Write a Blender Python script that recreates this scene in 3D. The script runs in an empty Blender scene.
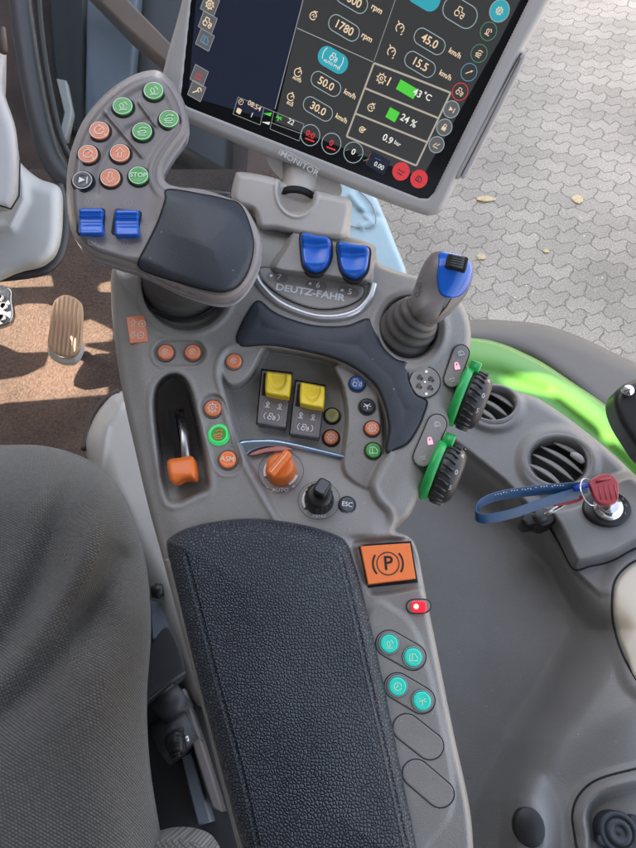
import bpy, math, random
import numpy as np
from mathutils import Vector, Matrix
random.seed(7); np.random.seed(7)
sc = bpy.context.scene
COL = sc.collection
# ------------------------------------------------------------------ camera and pixel rays
T = math.radians(30); FPX = 637.0
CAM = np.array([0.0, 0.0, 2.35])
Fw = np.array([0, math.sin(T), -math.cos(T)]); Up = np.array([0, math.cos(T), math.sin(T)]); Rt = np.array([1.0, 0, 0])
cd = bpy.data.cameras.new('camera'); cam = bpy.data.objects.new('camera', cd); COL.objects.link(cam)
cam.location = CAM; cam.rotation_euler = (T, 0, 0)
cd.sensor_fit = 'HORIZONTAL'; cd.sensor_width = 36; cd.lens = 36*FPX/636; cd.clip_start = 0.01; cd.clip_end = 400
sc.camera = cam
sc.render.resolution_x = 768; sc.render.resolution_y = 1024

def rays(x, y):
    x = np.asarray(x, float); y = np.asarray(y, float)
    return Fw + ((x-318)/FPX)[..., None]*Rt + ((424-y)/FPX)[..., None]*Up
def cv(x, y, z):            # direction given as right, up, forward of the view
    v = x*Rt + y*Up + z*Fw; return v/np.linalg.norm(v)
class Frame:
    """a plane in space: origin, normal n, in-plane axes u (right) and v (up)"""
    def __init__(s, px, py, d, n, u=None):
        s.o = CAM + rays(px, py)*d
        s.n = np.array(n, float)/np.linalg.norm(n)
        a = Rt if u is None else np.array(u, float)
        a = a - s.n*a.dot(s.n); s.u = a/np.linalg.norm(a); s.v = np.cross(s.n, s.u)
    def pix(s, x, y, h=0):
        r = rays(x, y); h = np.asarray(h, float)
        t = ((s.o-CAM).dot(s.n) + h)/(r@s.n)
        return CAM + r*np.asarray(t)[..., None]
    def up(s, h):
        f = Frame.__new__(Frame); f.o = s.o+s.n*h; f.n = s.n; f.u = s.u; f.v = s.v; return f
    def uv(s, x, y, h=0):
        p = s.pix(x, y, h)-s.o; return np.stack([p@s.u, p@s.v], -1)
    def P(s, a, b, h=0):
        return s.o + a*s.u + b*s.v + h*s.n
    def px(s, x, y, h=0):   # metres per pixel there
        return (s.pix(x, y, h)-CAM).dot(Fw)/FPX
    def at(s, x, y, h=0, ang=0):
        f = Frame.__new__(Frame); f.o = s.pix(x, y, h); f.n = s.n
        c, q = math.cos(ang), math.sin(ang); f.u = s.u*c+s.v*q; f.v = -s.u*q+s.v*c; return f

# ------------------------------------------------------------------ materials
MATS = {}
def mat(name, col, rough=.5, bump=0, bscale=1200, metal=0, spec=.5, emit=None, estr=1, coat=0, var=0, vscale=8, detail=3, trans=0, sheen=0, alpha=1, dust=0):
    m = bpy.data.materials.new(name); m.use_nodes = True; nt = m.node_tree; N = nt.nodes; L = nt.links
    b = N['Principled BSDF']; b.inputs['Base Color'].default_value = (*col, 1); b.inputs['Roughness'].default_value = rough
    b.inputs['Metallic'].default_value = metal; b.inputs['Specular IOR Level'].default_value = spec
    b.inputs['Coat Weight'].default_value = coat; b.inputs['Transmission Weight'].default_value = trans
    b.inputs['Sheen Weight'].default_value = sheen; b.inputs['Alpha'].default_value = alpha
    if emit: b.inputs['Emission Color'].default_value = (*emit, 1); b.inputs['Emission Strength'].default_value = estr
    tc = N.new('ShaderNodeTexCoord')
    if bump:
        n = N.new('ShaderNodeTexNoise'); n.inputs['Scale'].default_value = bscale; n.inputs['Detail'].default_value = detail
        L.new(tc.outputs['Object'], n.inputs['Vector'])
        bp = N.new('ShaderNodeBump'); bp.inputs['Strength'].default_value = bump; bp.inputs['Distance'].default_value = .0006
        L.new(n.outputs['Fac'], bp.inputs['Height']); L.new(bp.outputs['Normal'], b.inputs['Normal'])
    if var:
        n = N.new('ShaderNodeTexNoise'); n.inputs['Scale'].default_value = vscale; n.inputs['Detail'].default_value = 6; n.inputs['Roughness'].default_value = .65
        L.new(tc.outputs['Object'], n.inputs['Vector'])
        mr = N.new('ShaderNodeMapRange'); mr.inputs[1].default_value = .3; mr.inputs[2].default_value = .7; mr.inputs[3].default_value = 1-var; mr.inputs[4].default_value = 1+var
        L.new(n.outputs['Fac'], mr.inputs[0])
        mx = N.new('ShaderNodeVectorMath'); mx.operation = 'SCALE'; mx.inputs[0].default_value = col
        L.new(mr.outputs[0], mx.inputs['Scale']); L.new(mx.outputs[0], b.inputs['Base Color'])
        if dust:
            vo = N.new('ShaderNodeTexVoronoi'); vo.inputs['Scale'].default_value = 75; L.new(tc.outputs['Object'], vo.inputs[0])
            dm = N.new('ShaderNodeMapRange'); dm.inputs[1].default_value = .055; dm.inputs[2].default_value = .035; dm.inputs[4].default_value = dust; L.new(vo.outputs['Distance'], dm.inputs[0])
            dx = N.new('ShaderNodeMix'); dx.data_type = 'RGBA'; dx.inputs[7].default_value = (.55, .52, .47, 1); L.new(dm.outputs[0], dx.inputs[0]); L.new(mx.outputs[0], dx.inputs[6]); L.new(dx.outputs[2], b.inputs['Base Color'])
        mr2 = N.new('ShaderNodeMapRange'); mr2.inputs[1].default_value = .3; mr2.inputs[2].default_value = .7; mr2.inputs[3].default_value = max(rough-.11, .02); mr2.inputs[4].default_value = min(rough+.11, 1)
        L.new(n.outputs['Fac'], mr2.inputs[0]); L.new(mr2.outputs[0], b.inputs['Roughness'])
    if name.startswith('scr'): b.inputs['Specular IOR Level'].default_value = .10
    MATS[name] = m; return m
mat('console_plastic', (.275, .264, .248), .38, .5, 1100, var=.08, vscale=25, dust=.35)
mat('light_plastic', (.50, .475, .44), .42, .2, 2600, var=.05, vscale=20)
mat('panel_plastic', (.225, .22, .215), .38, .55, 900, var=.10, vscale=10, dust=.5)
mat('handle_plastic', (.185, .168, .165), .34, .15, 2600, var=.05, vscale=30)
mat('handle_rim', (.33, .305, .305), .32, .12, 2600, var=.04, vscale=30)  # paler than the handle face: light along the rim put into the colour
mat('bezel_plastic', (.42, .41, .41), .36, .15, 2600, var=.04, vscale=20)
mat('rubber_pad', (.034, .041, .053), .46, .4, 1600, var=.1, vscale=40, dust=.3)
mat('boot_rubber', (.10, .095, .09), .5, .2, 2000, var=.12, vscale=40)
mat('black', (.012, .012, .013), .4, .1, 1500)
mat('dark_grey', (.05, .05, .053), .42, .15, 1800, var=.1, vscale=40)
mat('tyre_black', (.028, .028, .031), .36, .15, 1500, var=.1, vscale=40)
mat('gap_black', (.006, .006, .007), .7)
mat('blue_plastic', (.002, .11, .56), .25, .05, 1500, coat=.3)
mat('blue_dark', (.006, .05, .42), .3, .05, 1500, coat=.3)
mat('yellow_plastic', (.86, .62, .02), .32, .05, 1500, coat=.2)
mat('orange_plastic', (.86, .19, .03), .36, .08, 1500)
mat('orange_key', (.92, .235, .075), .34, .04, 1500, coat=.2, emit=(.9, .22, .06), estr=.02)
mat('peach_key', (.76, .225, .10), .34, .04, 1500, coat=.2)
mat('green_key', (.08, .38, .08), .34, .04, 1500, coat=.25)
mat('green_lit', (.05, .5, .12), .34, emit=(.05, .8, .2), estr=.09)
mat('teal_key', (.03, .45, .38), .35, emit=(.03, .75, .6), estr=.07)
mat('blue_key', (.02, .10, .33), .35, coat=.2)
mat('olive_key', (.42, .42, .16), .35)
mat('black_key', (.022, .022, .028), .3, coat=.3)
mat('grey_key', (.10, .11, .125), .35, coat=.2)
mat('ink_white', (.82, .82, .82), .5)
mat('ink_cream', (.85, .70, .58), .5)
mat('ink_mint', (.62, .85, .62), .5)
mat('ink_grey', (.62, .63, .66), .5)
mat('ink_black', (.02, .02, .02), .5)
mat('ink_dim', (.30, .29, .29), .5)
mat('ink_pink', (.9, .55, .62), .5, emit=(1, .35, .45), estr=.12)
mat('ink_lime', (.25, .9, .2), .5)
mat('led_red', (.5, .01, .02), .3, emit=(1, .02, .05), estr=.19)
mat('led_hot', (.9, .5, .3), .3, emit=(1, .35, .22), estr=.55)
mat('led_white', (.7, .8, .9), .3, emit=(.7, .85, 1), estr=.2)
mat('chrome', (.72, .73, .76), .16, metal=1)
mat('satin_blue', (.36, .48, .62), .22, metal=.9)
mat('satin_red', (.62, .27, .24), .3, metal=.3)
mat('satin_silver', (.60, .60, .61), .33, metal=.75)
mat('steel', (.5, .5, .5), .3, metal=1, var=.1, vscale=60)
mat('screen_glass', (.010, .011, .013), .09, spec=.25)
mat('scr_navy', (.006, .010, .022), .12, emit=(.010, .022, .050), estr=.10)
mat('scr_panel', (.02, .02, .02), .14, emit=(.05, .052, .055), estr=.13)
mat('scr_tile', (.05, .05, .05), .2, emit=(.16, .16, .17), estr=.11)
for nme, c in dict(white=(.80, .80, .74), cream=(.80, .62, .42), line=(.34, .35, .36), tan=(.42, .38, .32), green=(.08, .62, .05), teal=(.03, .36, .44), red=(.62, .04, .05), rim=(.30, .38, .40), dimgreen=(.06, .22, .12), lblue=(.10, .25, .40), navy=(.006, .011, .030)).items():
    mat('scr_'+nme, (.02, .02, .02), .2, emit=c, estr=.19)
mat('fender_green', (.10, .29, .045), .34, .04, 60, coat=.08, var=.05, vscale=5)
mat('dial_green', (.02, .40, .09), .3, .05, 1500)
mat('flap_rubber', (.115, .107, .10), .62, .4, 400, var=.14, vscale=9)
mat('pedal_metal', (.60, .37, .22), .5, .3, 900, var=.06, vscale=60)
mat('strap_blue', (.006, .058, .155), .4, .3, 900, var=.2, vscale=60)
mat('key_red', (.36, .035, .045), .35, .1, 900, coat=.2)
mat('pale_blue', (.33, .47, .53), .35, .15, 900, var=.1, vscale=16)
mat('belt', (.035, .035, .038), .7, .6, 1500)
mat('dry_leaf', (.55, .43, .26), .7, .4, 300, var=.3, vscale=60)
mat('stitch', (.075, .08, .095), .6)
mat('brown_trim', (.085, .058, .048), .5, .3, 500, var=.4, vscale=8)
mat('beam_brown', (.22, .14, .10), .5, .3, 300, var=.2, vscale=6)  # tone of the warm reflection on the window glass
mat('body_blue', (.17, .20, .24), .4, .2, 300, var=.2, vscale=4)
mat('pale_trim', (.52, .52, .50), .42, .15, 1800, var=.06, vscale=8)
mat('cream_lid', (.58, .52, .42), .5, .2, 1800, var=.03)
mat('window_tint', (.55, .62, .66), .03, trans=1, spec=.5)
MATS['window_tint'].node_tree.nodes['Principled BSDF'].inputs['IOR'].default_value = 1.12

def leather():
    m = mat('armrest_leather', (.030, .035, .045), .36); nt = m.node_tree; N = nt.nodes; L = nt.links; b = N['Principled BSDF']
    tc = N.new('ShaderNodeTexCoord'); nz = N.new('ShaderNodeTexNoise'); nz.inputs['Scale'].default_value = 260; L.new(tc.outputs['Object'], nz.inputs['Vector'])
    ms = N.new('ShaderNodeVectorMath'); ms.operation = 'SCALE'; ms.inputs['Scale'].default_value = .0007; L.new(nz.outputs['Color'], ms.inputs[0])
    ad = N.new('ShaderNodeVectorMath'); L.new(tc.outputs['UV'], ad.inputs[0]); L.new(ms.outputs[0], ad.inputs[1])
    v = N.new('ShaderNodeTexVoronoi'); v.voronoi_dimensions = '2D'; v.feature = 'DISTANCE_TO_EDGE'; v.inputs['Scale'].default_value = 520; L.new(ad.outputs[0], v.inputs['Vector'])
    mr = N.new('ShaderNodeMapRange'); mr.interpolation_type = 'SMOOTHSTEP'; mr.inputs[1].default_value = .0; mr.inputs[2].default_value = .36; L.new(v.outputs['Distance'], mr.inputs[0])
    bp = N.new('ShaderNodeBump'); bp.inputs['Strength'].default_value = .75; bp.inputs['Distance'].default_value = .0005
    L.new(mr.outputs[0], bp.inputs['Height']); L.new(bp.outputs[0], b.inputs['Normal'])
    mx = N.new('ShaderNodeMix'); mx.data_type = 'RGBA'; mx.inputs[6].default_value = (.009, .011, .015, 1); mx.inputs[7].default_value = (.062, .075, .100, 1)
    L.new(mr.outputs[0], mx.inputs[0]); L.new(mx.outputs[2], b.inputs['Base Color'])
leather()
def fabric():
    m = mat('seat_fabric', (.1, .1, .1), .75, sheen=.3); nt = m.node_tree; N = nt.nodes; L = nt.links; b = N['Principled BSDF']
    tc = N.new('ShaderNodeTexCoord'); mp = N.new('ShaderNodeMapping'); mp.inputs['Rotation'].default_value = (0, 0, math.radians(24)); L.new(tc.outputs['UV'], mp.inputs[0])
    br = N.new('ShaderNodeTexBrick'); br.inputs['Color1'].default_value = (1, 1, 1, 1); br.inputs['Color2'].default_value = (.72, .72, .72, 1); br.inputs['Mortar'].default_value = (0, 0, 0, 1)
    br.inputs['Scale'].default_value = 1; br.inputs['Brick Width'].default_value = .0030; br.inputs['Row Height'].default_value = .0020
    br.inputs['Mortar Size'].default_value = .00048; br.inputs['Mortar Smooth'].default_value = 1
    L.new(mp.outputs[0], br.inputs['Vector'])
    bp = N.new('ShaderNodeBump'); bp.inputs['Strength'].default_value = .9; bp.inputs['Distance'].default_value = .0011
    L.new(br.outputs['Color'], bp.inputs['Height']); L.new(bp.outputs[0], b.inputs['Normal'])
    mx = N.new('ShaderNodeMix'); mx.data_type = 'RGBA'; mx.inputs[6].default_value = (.04, .04, .039, 1); mx.inputs[7].default_value = (.21, .20, .185, 1)
    L.new(br.outputs['Color'], mx.inputs[0]); L.new(mx.outputs[2], b.inputs['Base Color'])
fabric()
def carpet():
    m = mat('carpet', (.1, .07, .05), .95); nt = m.node_tree; N = nt.nodes; L = nt.links; b = N['Principled BSDF']
    tc = N.new('ShaderNodeTexCoord')
    n = N.new('ShaderNodeTexNoise'); n.inputs['Scale'].default_value = 190; n.inputs['Detail'].default_value = 5; n.inputs['Roughness'].default_value = .7; L.new(tc.outputs['Object'], n.inputs[0])
    n2 = N.new('ShaderNodeTexNoise'); n2.inputs['Scale'].default_value = 9; n2.inputs['Detail'].default_value = 4; L.new(tc.outputs['Object'], n2.inputs[0])
    cr = N.new('ShaderNodeValToRGB'); cr.color_ramp.elements[0].color = (.018, .013, .011, 1); cr.color_ramp.elements[1].color = (.185, .12, .088, 1)
    cr.color_ramp.elements[0].position = .3; cr.color_ramp.elements[1].position = .72
    mth = N.new('ShaderNodeMath'); mth.operation = 'MULTIPLY_ADD'; mth.inputs[1].default_value = .35; L.new(n2.outputs['Fac'], mth.inputs[0])
    m3 = N.new('ShaderNodeMath'); m3.operation = 'MULTIPLY'; m3.inputs[1].default_value = .68; L.new(n.outputs['Fac'], m3.inputs[0]); L.new(m3.outputs[0], mth.inputs[2])
    L.new(mth.outputs[0], cr.inputs[0]); L.new(cr.outputs[0], b.inputs['Base Color'])
    bp = N.new('ShaderNodeBump'); bp.inputs['Strength'].default_value = 1; bp.inputs['Distance'].default_value = .004
    L.new(n.outputs['Fac'], bp.inputs['Height']); L.new(bp.outputs[0], b.inputs['Normal'])
carpet()
def pavers():
    m = mat('pavers', (.3, .29, .27), .85); nt = m.node_tree; N = nt.nodes; L = nt.links; b = N['Principled BSDF']
    tc = N.new('ShaderNodeTexCoord'); mp = N.new('ShaderNodeMapping'); mp.inputs['Rotation'].default_value = (0, 0, math.radians(16)); L.new(tc.outputs['Object'], mp.inputs[0])
    sx = N.new('ShaderNodeSeparateXYZ'); 
    nz = N.new('ShaderNodeTexNoise'); nz.inputs['Scale'].default_value = 9; nz.inputs['Detail'].default_value = 3; L.new(mp.outputs[0], nz.inputs[0])
    sc_ = N.new('ShaderNodeVectorMath'); sc_.operation = 'SCALE'; sc_.inputs['Scale'].default_value = .055; L.new(nz.outputs['Color'], sc_.inputs[0])
    av = N.new('ShaderNodeVectorMath'); L.new(mp.outputs[0], av.inputs[0]); L.new(sc_.outputs[0], av.inputs[1]); L.new(av.outputs[0], sx.inputs[0])
    def M(op, a, bb, c=None):
        n = N.new('ShaderNodeMath'); n.operation = op
        for i, q in enumerate((a, bb, c)):
            if q is None: continue
            if isinstance(q, (int, float)): n.inputs[i].default_value = q
            else: L.new(q, n.inputs[i])
        return n.outputs[0]
    W, H = .175, .088
    tri = M('PINGPONG', M('ADD', sx.outputs[0], 40), W/4)     # zigzag rows
    yy = M('MULTIPLY_ADD', tri, .75, sx.outputs[1])
    xx = M('MULTIPLY_ADD', M('SINE', M('MULTIPLY', yy, 2*math.pi/H), 0), .006, sx.outputs[0])
    cx = N.new('ShaderNodeCombineXYZ'); L.new(xx, cx.inputs[0]); L.new(yy, cx.inputs[1])
    br = N.new('ShaderNodeTexBrick'); br.inputs['Scale'].default_value = 1; br.inputs['Brick Width'].default_value = W; br.inputs['Row Height'].default_value = H
    br.inputs['Mortar Size'].default_value = .0036; br.inputs['Mortar Smooth'].default_value = .5; br.offset = .5
    br.inputs['Color1'].default_value = (.375, .335, .285, 1); br.inputs['Color2'].default_value = (.315, .285, .24, 1); br.inputs['Mortar'].default_value = (.215, .195, .16, 1)
    L.new(cx.outputs[0], br.inputs['Vector'])
    n1 = N.new('ShaderNodeTexNoise'); n1.inputs['Scale'].default_value = 130; n1.inputs['Detail'].default_value = 5; n1.inputs['Roughness'].default_value = .75; L.new(tc.outputs['Object'], n1.inputs[0])
    n2 = N.new('ShaderNodeTexNoise'); n2.inputs['Scale'].default_value = 1.6; n2.inputs['Detail'].default_value = 5; L.new(tc.outputs['Object'], n2.inputs[0])
    r1 = N.new('ShaderNodeMapRange'); r1.inputs[1].default_value = .3; r1.inputs[2].default_value = .72; r1.inputs[3].default_value = .45; r1.inputs[4].default_value = 1.6; L.new(n1.outputs['Fac'], r1.inputs[0])
    r2 = N.new('ShaderNodeMapRange'); r2.inputs[1].default_value = .3; r2.inputs[2].default_value = .7; r2.inputs[3].default_value = .8; r2.inputs[4].default_value = 1.18; L.new(n2.outputs['Fac'], r2.inputs[0])
    k = M('MULTIPLY', r1.outputs[0], r2.outputs[0])
    vm = N.new('ShaderNodeVectorMath'); vm.operation = 'SCALE'; L.new(br.outputs['Color'], vm.inputs[0]); L.new(k, vm.inputs['Scale'])
    # sandy specks
    vo = N.new('ShaderNodeTexVoronoi'); vo.inputs['Scale'].default_value = 26; L.new(tc.outputs['Object'], vo.inputs[0])
    sp = N.new('ShaderNodeMapRange'); sp.inputs[1].default_value = .10; sp.inputs[2].default_value = .06; L.new(vo.outputs['Distance'], sp.inputs[0])
    mx = N.new('ShaderNodeMix'); mx.data_type = 'RGBA'; mx.inputs[7].default_value = (.55, .50, .42, 1); L.new(sp.outputs[0], mx.inputs[0]); L.new(vm.outputs[0], mx.inputs[6])
    L.new(mx.outputs[2], b.inputs['Base Color'])
    hh = M('MULTIPLY_ADD', n1.outputs['Fac'], .35, M('SUBTRACT', 1, br.outputs['Fac']))
    bp = N.new('ShaderNodeBump'); bp.inputs['Strength'].default_value = .8; bp.inputs['Distance'].default_value = .006
    L.new(hh, bp.inputs['Height']); L.new(bp.outputs[0], b.inputs['Normal'])
pavers()

# ------------------------------------------------------------------ objects
def loc_of(p): return np.array(p['_loc']) if p is not None else np.zeros(3)
def thing(name, label, cat, loc, group=None):
    o = bpy.data.objects.new(name, None); COL.objects.link(o); o.location = loc; o['_loc'] = [float(q) for q in loc]
    o.empty_display_size = .02; o['label'] = label; o['category'] = cat
    if group: o['group'] = group
    return o
class MB:
    def __init__(s): s.v = []; s.f = []; s.m = []; s.uv = None; s.flat = []; s.k = 0
    def add(s, V, Fs, m=0, flat=False):
        k = s.k; V = np.asarray(V, float).reshape(-1, 3); s.v.append(V); s.k += len(V)
        s.f += [tuple(int(i)+k for i in f) for f in Fs]; s.m += [m]*len(Fs); s.flat += [flat]*len(Fs)
    def build(s, name, mats, parent=None, bevel=0, kind=None):
        V = np.concatenate(s.v); c = (V.max(0)+V.min(0))/2
        me = bpy.data.meshes.new(name); me.from_pydata((V-c).tolist(), [], s.f)
        for n in ([mats] if isinstance(mats, str) else mats): me.materials.append(MATS[n])
        me.polygons.foreach_set('material_index', s.m); me.polygons.foreach_set('use_smooth', [not q for q in s.flat])
        if s.uv is not None:
            l = me.uv_layers.new(name='UVMap'); idx = np.zeros(len(me.loops), int); me.loops.foreach_get('vertex_index', idx)
            l.data.foreach_set('uv', s.uv[idx].ravel().tolist())
        me.update()
        o = bpy.data.objects.new(name, me); COL.objects.link(o)
        o.location = c-loc_of(parent); o['_loc'] = [float(q) for q in c]
        if parent is not None: o.parent = parent
        if bevel:
            b = o.modifiers.new('bevel', 'BEVEL'); b.width = bevel; b.segments = 3; b.limit_method = 'ANGLE'; b.angle_limit = math.radians(35)
        if kind: o['kind'] = kind
        return o
    # revolve a profile [(r,h),...] about frame normal
    def lathe(s, f, prof, seg=40, m=0, su=1, sv=1, flat=False, mf=None):
        V = []; Fs = []; ms = []
        for (r, h) in prof:
            for i in range(seg):
                a = 2*math.pi*i/seg; V.append(f.P(r*math.cos(a)*su, r*math.sin(a)*sv, h))
        for j in range(len(prof)-1):
            for i in range(seg):
                Fs.append((j*seg+i, (j+1)*seg+i, (j+1)*seg+(i+1) % seg, j*seg+(i+1) % seg)); ms.append(m if mf is None else mf[j])
        k = s.k; s.add(V, Fs, m, flat); s.m[-len(Fs):] = ms
        s.f.append(tuple(k+(len(prof)-1)*seg+i for i in range(seg))); s.m.append(ms[-1]); s.flat.append(True)
    # prism from 2D points (metres in frame f) between heights, with inset top for a soft edge
    def prism(s, f, pts, h0, h1, m=0, bev=0, mtop=None):
        pts = np.asarray(pts, float); n = len(pts)
        ar = .5*np.sum(pts[:, 0]*np.roll(pts[:, 1], -1)-pts[:, 1]*np.roll(pts[:, 0], -1))
        if ar < 0: pts = pts[::-1]
        d = np.roll(pts, -1, 0)-pts; L_ = np.linalg.norm(d, axis=1)[:, None]+1e-12; nn = np.stack([-d[:, 1], d[:, 0]], 1)/L_
        mi = nn+np.roll(nn, 1, 0); mi /= (np.linalg.norm(mi, axis=1)[:, None]+1e-12)
        rings = [(0, h0), (0, h1-bev)]
        if bev: rings += [(bev*.1, h1-bev*.6), (bev*.35, h1-bev*.25), (bev, h1)]
        else: rings = [(0, h0), (0, h1)]
        V = []; Fs = []
        for (ins, h) in rings:
            q = pts+mi*ins
            for a, b in q: V.append(f.P(a, b, h))
        for j in range(len(rings)-1):
            for i in range(n): Fs.append((j*n+i, j*n+(i+1) % n, (j+1)*n+(i+1) % n, (j+1)*n+i))
        k = s.k; s.add(V, Fs, m, bev == 0)
        j = (len(rings)-1)*n
        s.f.append(tuple(k+j+i for i in range(n))); s.m.append(m if mtop is None else mtop); s.flat.append(True)
        s.f.append(tuple(k+n-1-i for i in range(n))); s.m.append(m); s.flat.append(True)
    def box(s, f, w, d, h0, h1, m=0, bev=0, mtop=None):
        s.prism(f, rrect(w, d, max(bev*1.5, min(w, d)*.04)), h0, h1, m, bev, mtop)
    def ribbon(s, f, pts, w, h=0, m=0, closed=False):      # flat stroke in frame f
        p = np.asarray(pts, float)
        if closed: p = np.vstack([p, p[:1]])
        d = np.gradient(p, axis=0); d /= (np.linalg.norm(d, axis=1)[:, None]+1e-12)
        if closed:
            e = (p[1]-p[-2]); e = e/(np.linalg.norm(e)+1e-12); d[0] = e; d[-1] = e
        nn = np.stack([-d[:, 1], d[:, 0]], 1)*w/2
        V = []; Fs = []
        for a, b in zip(p-nn, p+nn): V += [f.P(a[0], a[1], h), f.P(b[0], b[1], h)]
        for i in range(len(p)-1): Fs.append((2*i, 2*i+2, 2*i+3, 2*i+1))
        s.add(V, Fs, m, True)
    def poly(s, f, pts, h=0, m=0):
        V = [f.P(a, b, h) for a, b in pts]; s.add(V, [tuple(range(len(pts)))], m, True)
    def tube(s, pts, r, seg=12, m=0, cap=True, squash=None):
        P = [np.asarray(p, float) for p in pts]; rr = r if hasattr(r, '__len__') else [r]*len(P)
        V = []; Fs = []; ref = np.array([0.13, .31, .94])
        for i, p in enumerate(P):
            d = P[min(i+1, len(P)-1)]-P[max(i-1, 0)]; d /= np.linalg.norm(d)+1e-12
            a = np.cross(d, ref); a /= np.linalg.norm(a); b = np.cross(d, a); ref = np.cross(a, d)
            sq = squash or (1, 1)
            for k in range(seg):
                t = 2*math.pi*k/seg; V.append(p+rr[i]*(a*math.cos(t)*sq[0]+b*math.sin(t)*sq[1]))
        for i in range(len(P)-1):
            for k in range(seg): Fs.append((i*seg+k, (i+1)*seg+k, (i+1)*seg+(k+1) % seg, i*seg+(k+1) % seg))
        if cap:
            Fs.append(tuple(range(seg))); Fs.append(tuple((len(P)-1)*seg+k for k in reversed(range(seg))))
        s.add(V, Fs, m)
    def text(s, f, txt, size, x=0, y=0, h=0, m=0, bold=0, ax='CENTER', sx=1, shear=0):
        c = bpy.data.curves.new('t', 'FONT'); c.body = txt; c.size = size; c.align_x = ax; c.align_y = 'CENTER'; c.offset = bold; c.shear = shear
        c.resolution_u = 3
        o = bpy.data.objects.new('t', c); me = o.to_mesh()
        V = [f.P(x+v.co.x*sx, y+v.co.y, h) for v in me.vertices]; Fs = [tuple(p.vertices) for p in me.polygons]
        if V: s.add(V, Fs, m, True)
        o.to_mesh_clear(); bpy.data.objects.remove(o); bpy.data.curves.remove(c)
def rrect(w, d, r, seg=5):
    r = min(r, w/2-1e-6, d/2-1e-6); pts = []
    for cx, cy, a0 in ((w/2-r, d/2-r, 0), (-w/2+r, d/2-r, 90), (-w/2+r, -d/2+r, 180), (w/2-r, -d/2+r, 270)):
        for i in range(seg+1):
            a = math.radians(a0+90*i/seg); pts.append((cx+r*math.cos(a), cy+r*math.sin(a)))
    return pts
def circ(r, n=28, cx=0, cy=0, a0=0, a1=360):
    e = n if a1-a0 >= 360 else n-1
    return [(cx+r*math.cos(math.radians(a0+(a1-a0)*i/e)), cy+r*math.sin(math.radians(a0+(a1-a0)*i/e))) for i in range(n)]
def capsule(p, q, r, n=12):
    p = np.array(p, float); q = np.array(q, float); a = math.atan2(*(q-p)[::-1]); out = []
    for c, s0 in ((q, -90), (p, 90)):
        for i in range(n+1):
            t = a+math.radians(s0+180*i/n); out.append((c[0]+r*math.cos(t), c[1]+r*math.sin(t)))
    return out
def spline(pts, n=10, closed=True):
    p = np.asarray(pts, float); N_ = len(p); out = []
    rng = range(N_ if closed else N_-1)
    for i in rng:
        g = (lambda k: p[k % N_]) if closed else (lambda k: p[min(max(k, 0), N_-1)])
        p0, p1, p2, p3 = g(i-1), g(i), g(i+1), g(i+2)
        for j in range(n):
            t = j/n; out.append(.5*((2*p1)+(-p0+p2)*t+(2*p0-5*p1+4*p2-p3)*t*t+(-p0+3*p1-3*p2+p3)*t**3))
    if not closed: out.append(p[-1])
    return np.array(out)
def sdf(X, Y, poly):        # + inside, pixels; also nearest point
    X = X.ravel(); Y = Y.ravel(); best = np.full(X.shape, 1e9); nx = np.zeros_like(best); ny = np.zeros_like(best); ins = np.zeros(X.shape, bool)
    A = poly; B = np.roll(poly, -1, 0)
    for (ax, ay), (bx, by) in zip(A, B):
        dx, dy = bx-ax, by-ay; l = dx*dx+dy*dy+1e-12
        t = np.clip(((X-ax)*dx+(Y-ay)*dy)/l, 0, 1); qx = ax+t*dx; qy = ay+t*dy; d = (X-qx)**2+(Y-qy)**2
        k = d < best; best[k] = d[k]; nx[k] = qx[k]; ny[k] = qy[k]
        if ay != by:
            c = ((ay > Y) != (by > Y)) & (X < (bx-ax)*(Y-ay)/(by-ay)+ax); ins ^= c
    return np.where(ins, 1, -1)*np.sqrt(best), nx, ny
def dline(X, Y, pts):       # distance to open polyline
    best = np.full(np.shape(X), 1e9)
    for (ax, ay), (bx, by) in zip(pts[:-1], pts[1:]):
        dx, dy = bx-ax, by-ay; t = np.clip(((X-ax)*dx+(Y-ay)*dy)/(dx*dx+dy*dy+1e-12), 0, 1)
        best = np.minimum(best, np.hypot(X-ax-t*dx, Y-ay-t*dy))
    return best
def ss(x): x = np.clip(x, 0, 1); return x*x*(3-2*x)
def edge(D, w, r): x = np.clip(1-D/w, 0, 1); return -r*(1-np.sqrt(np.clip(1-x*x, 0, 1)))
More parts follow.
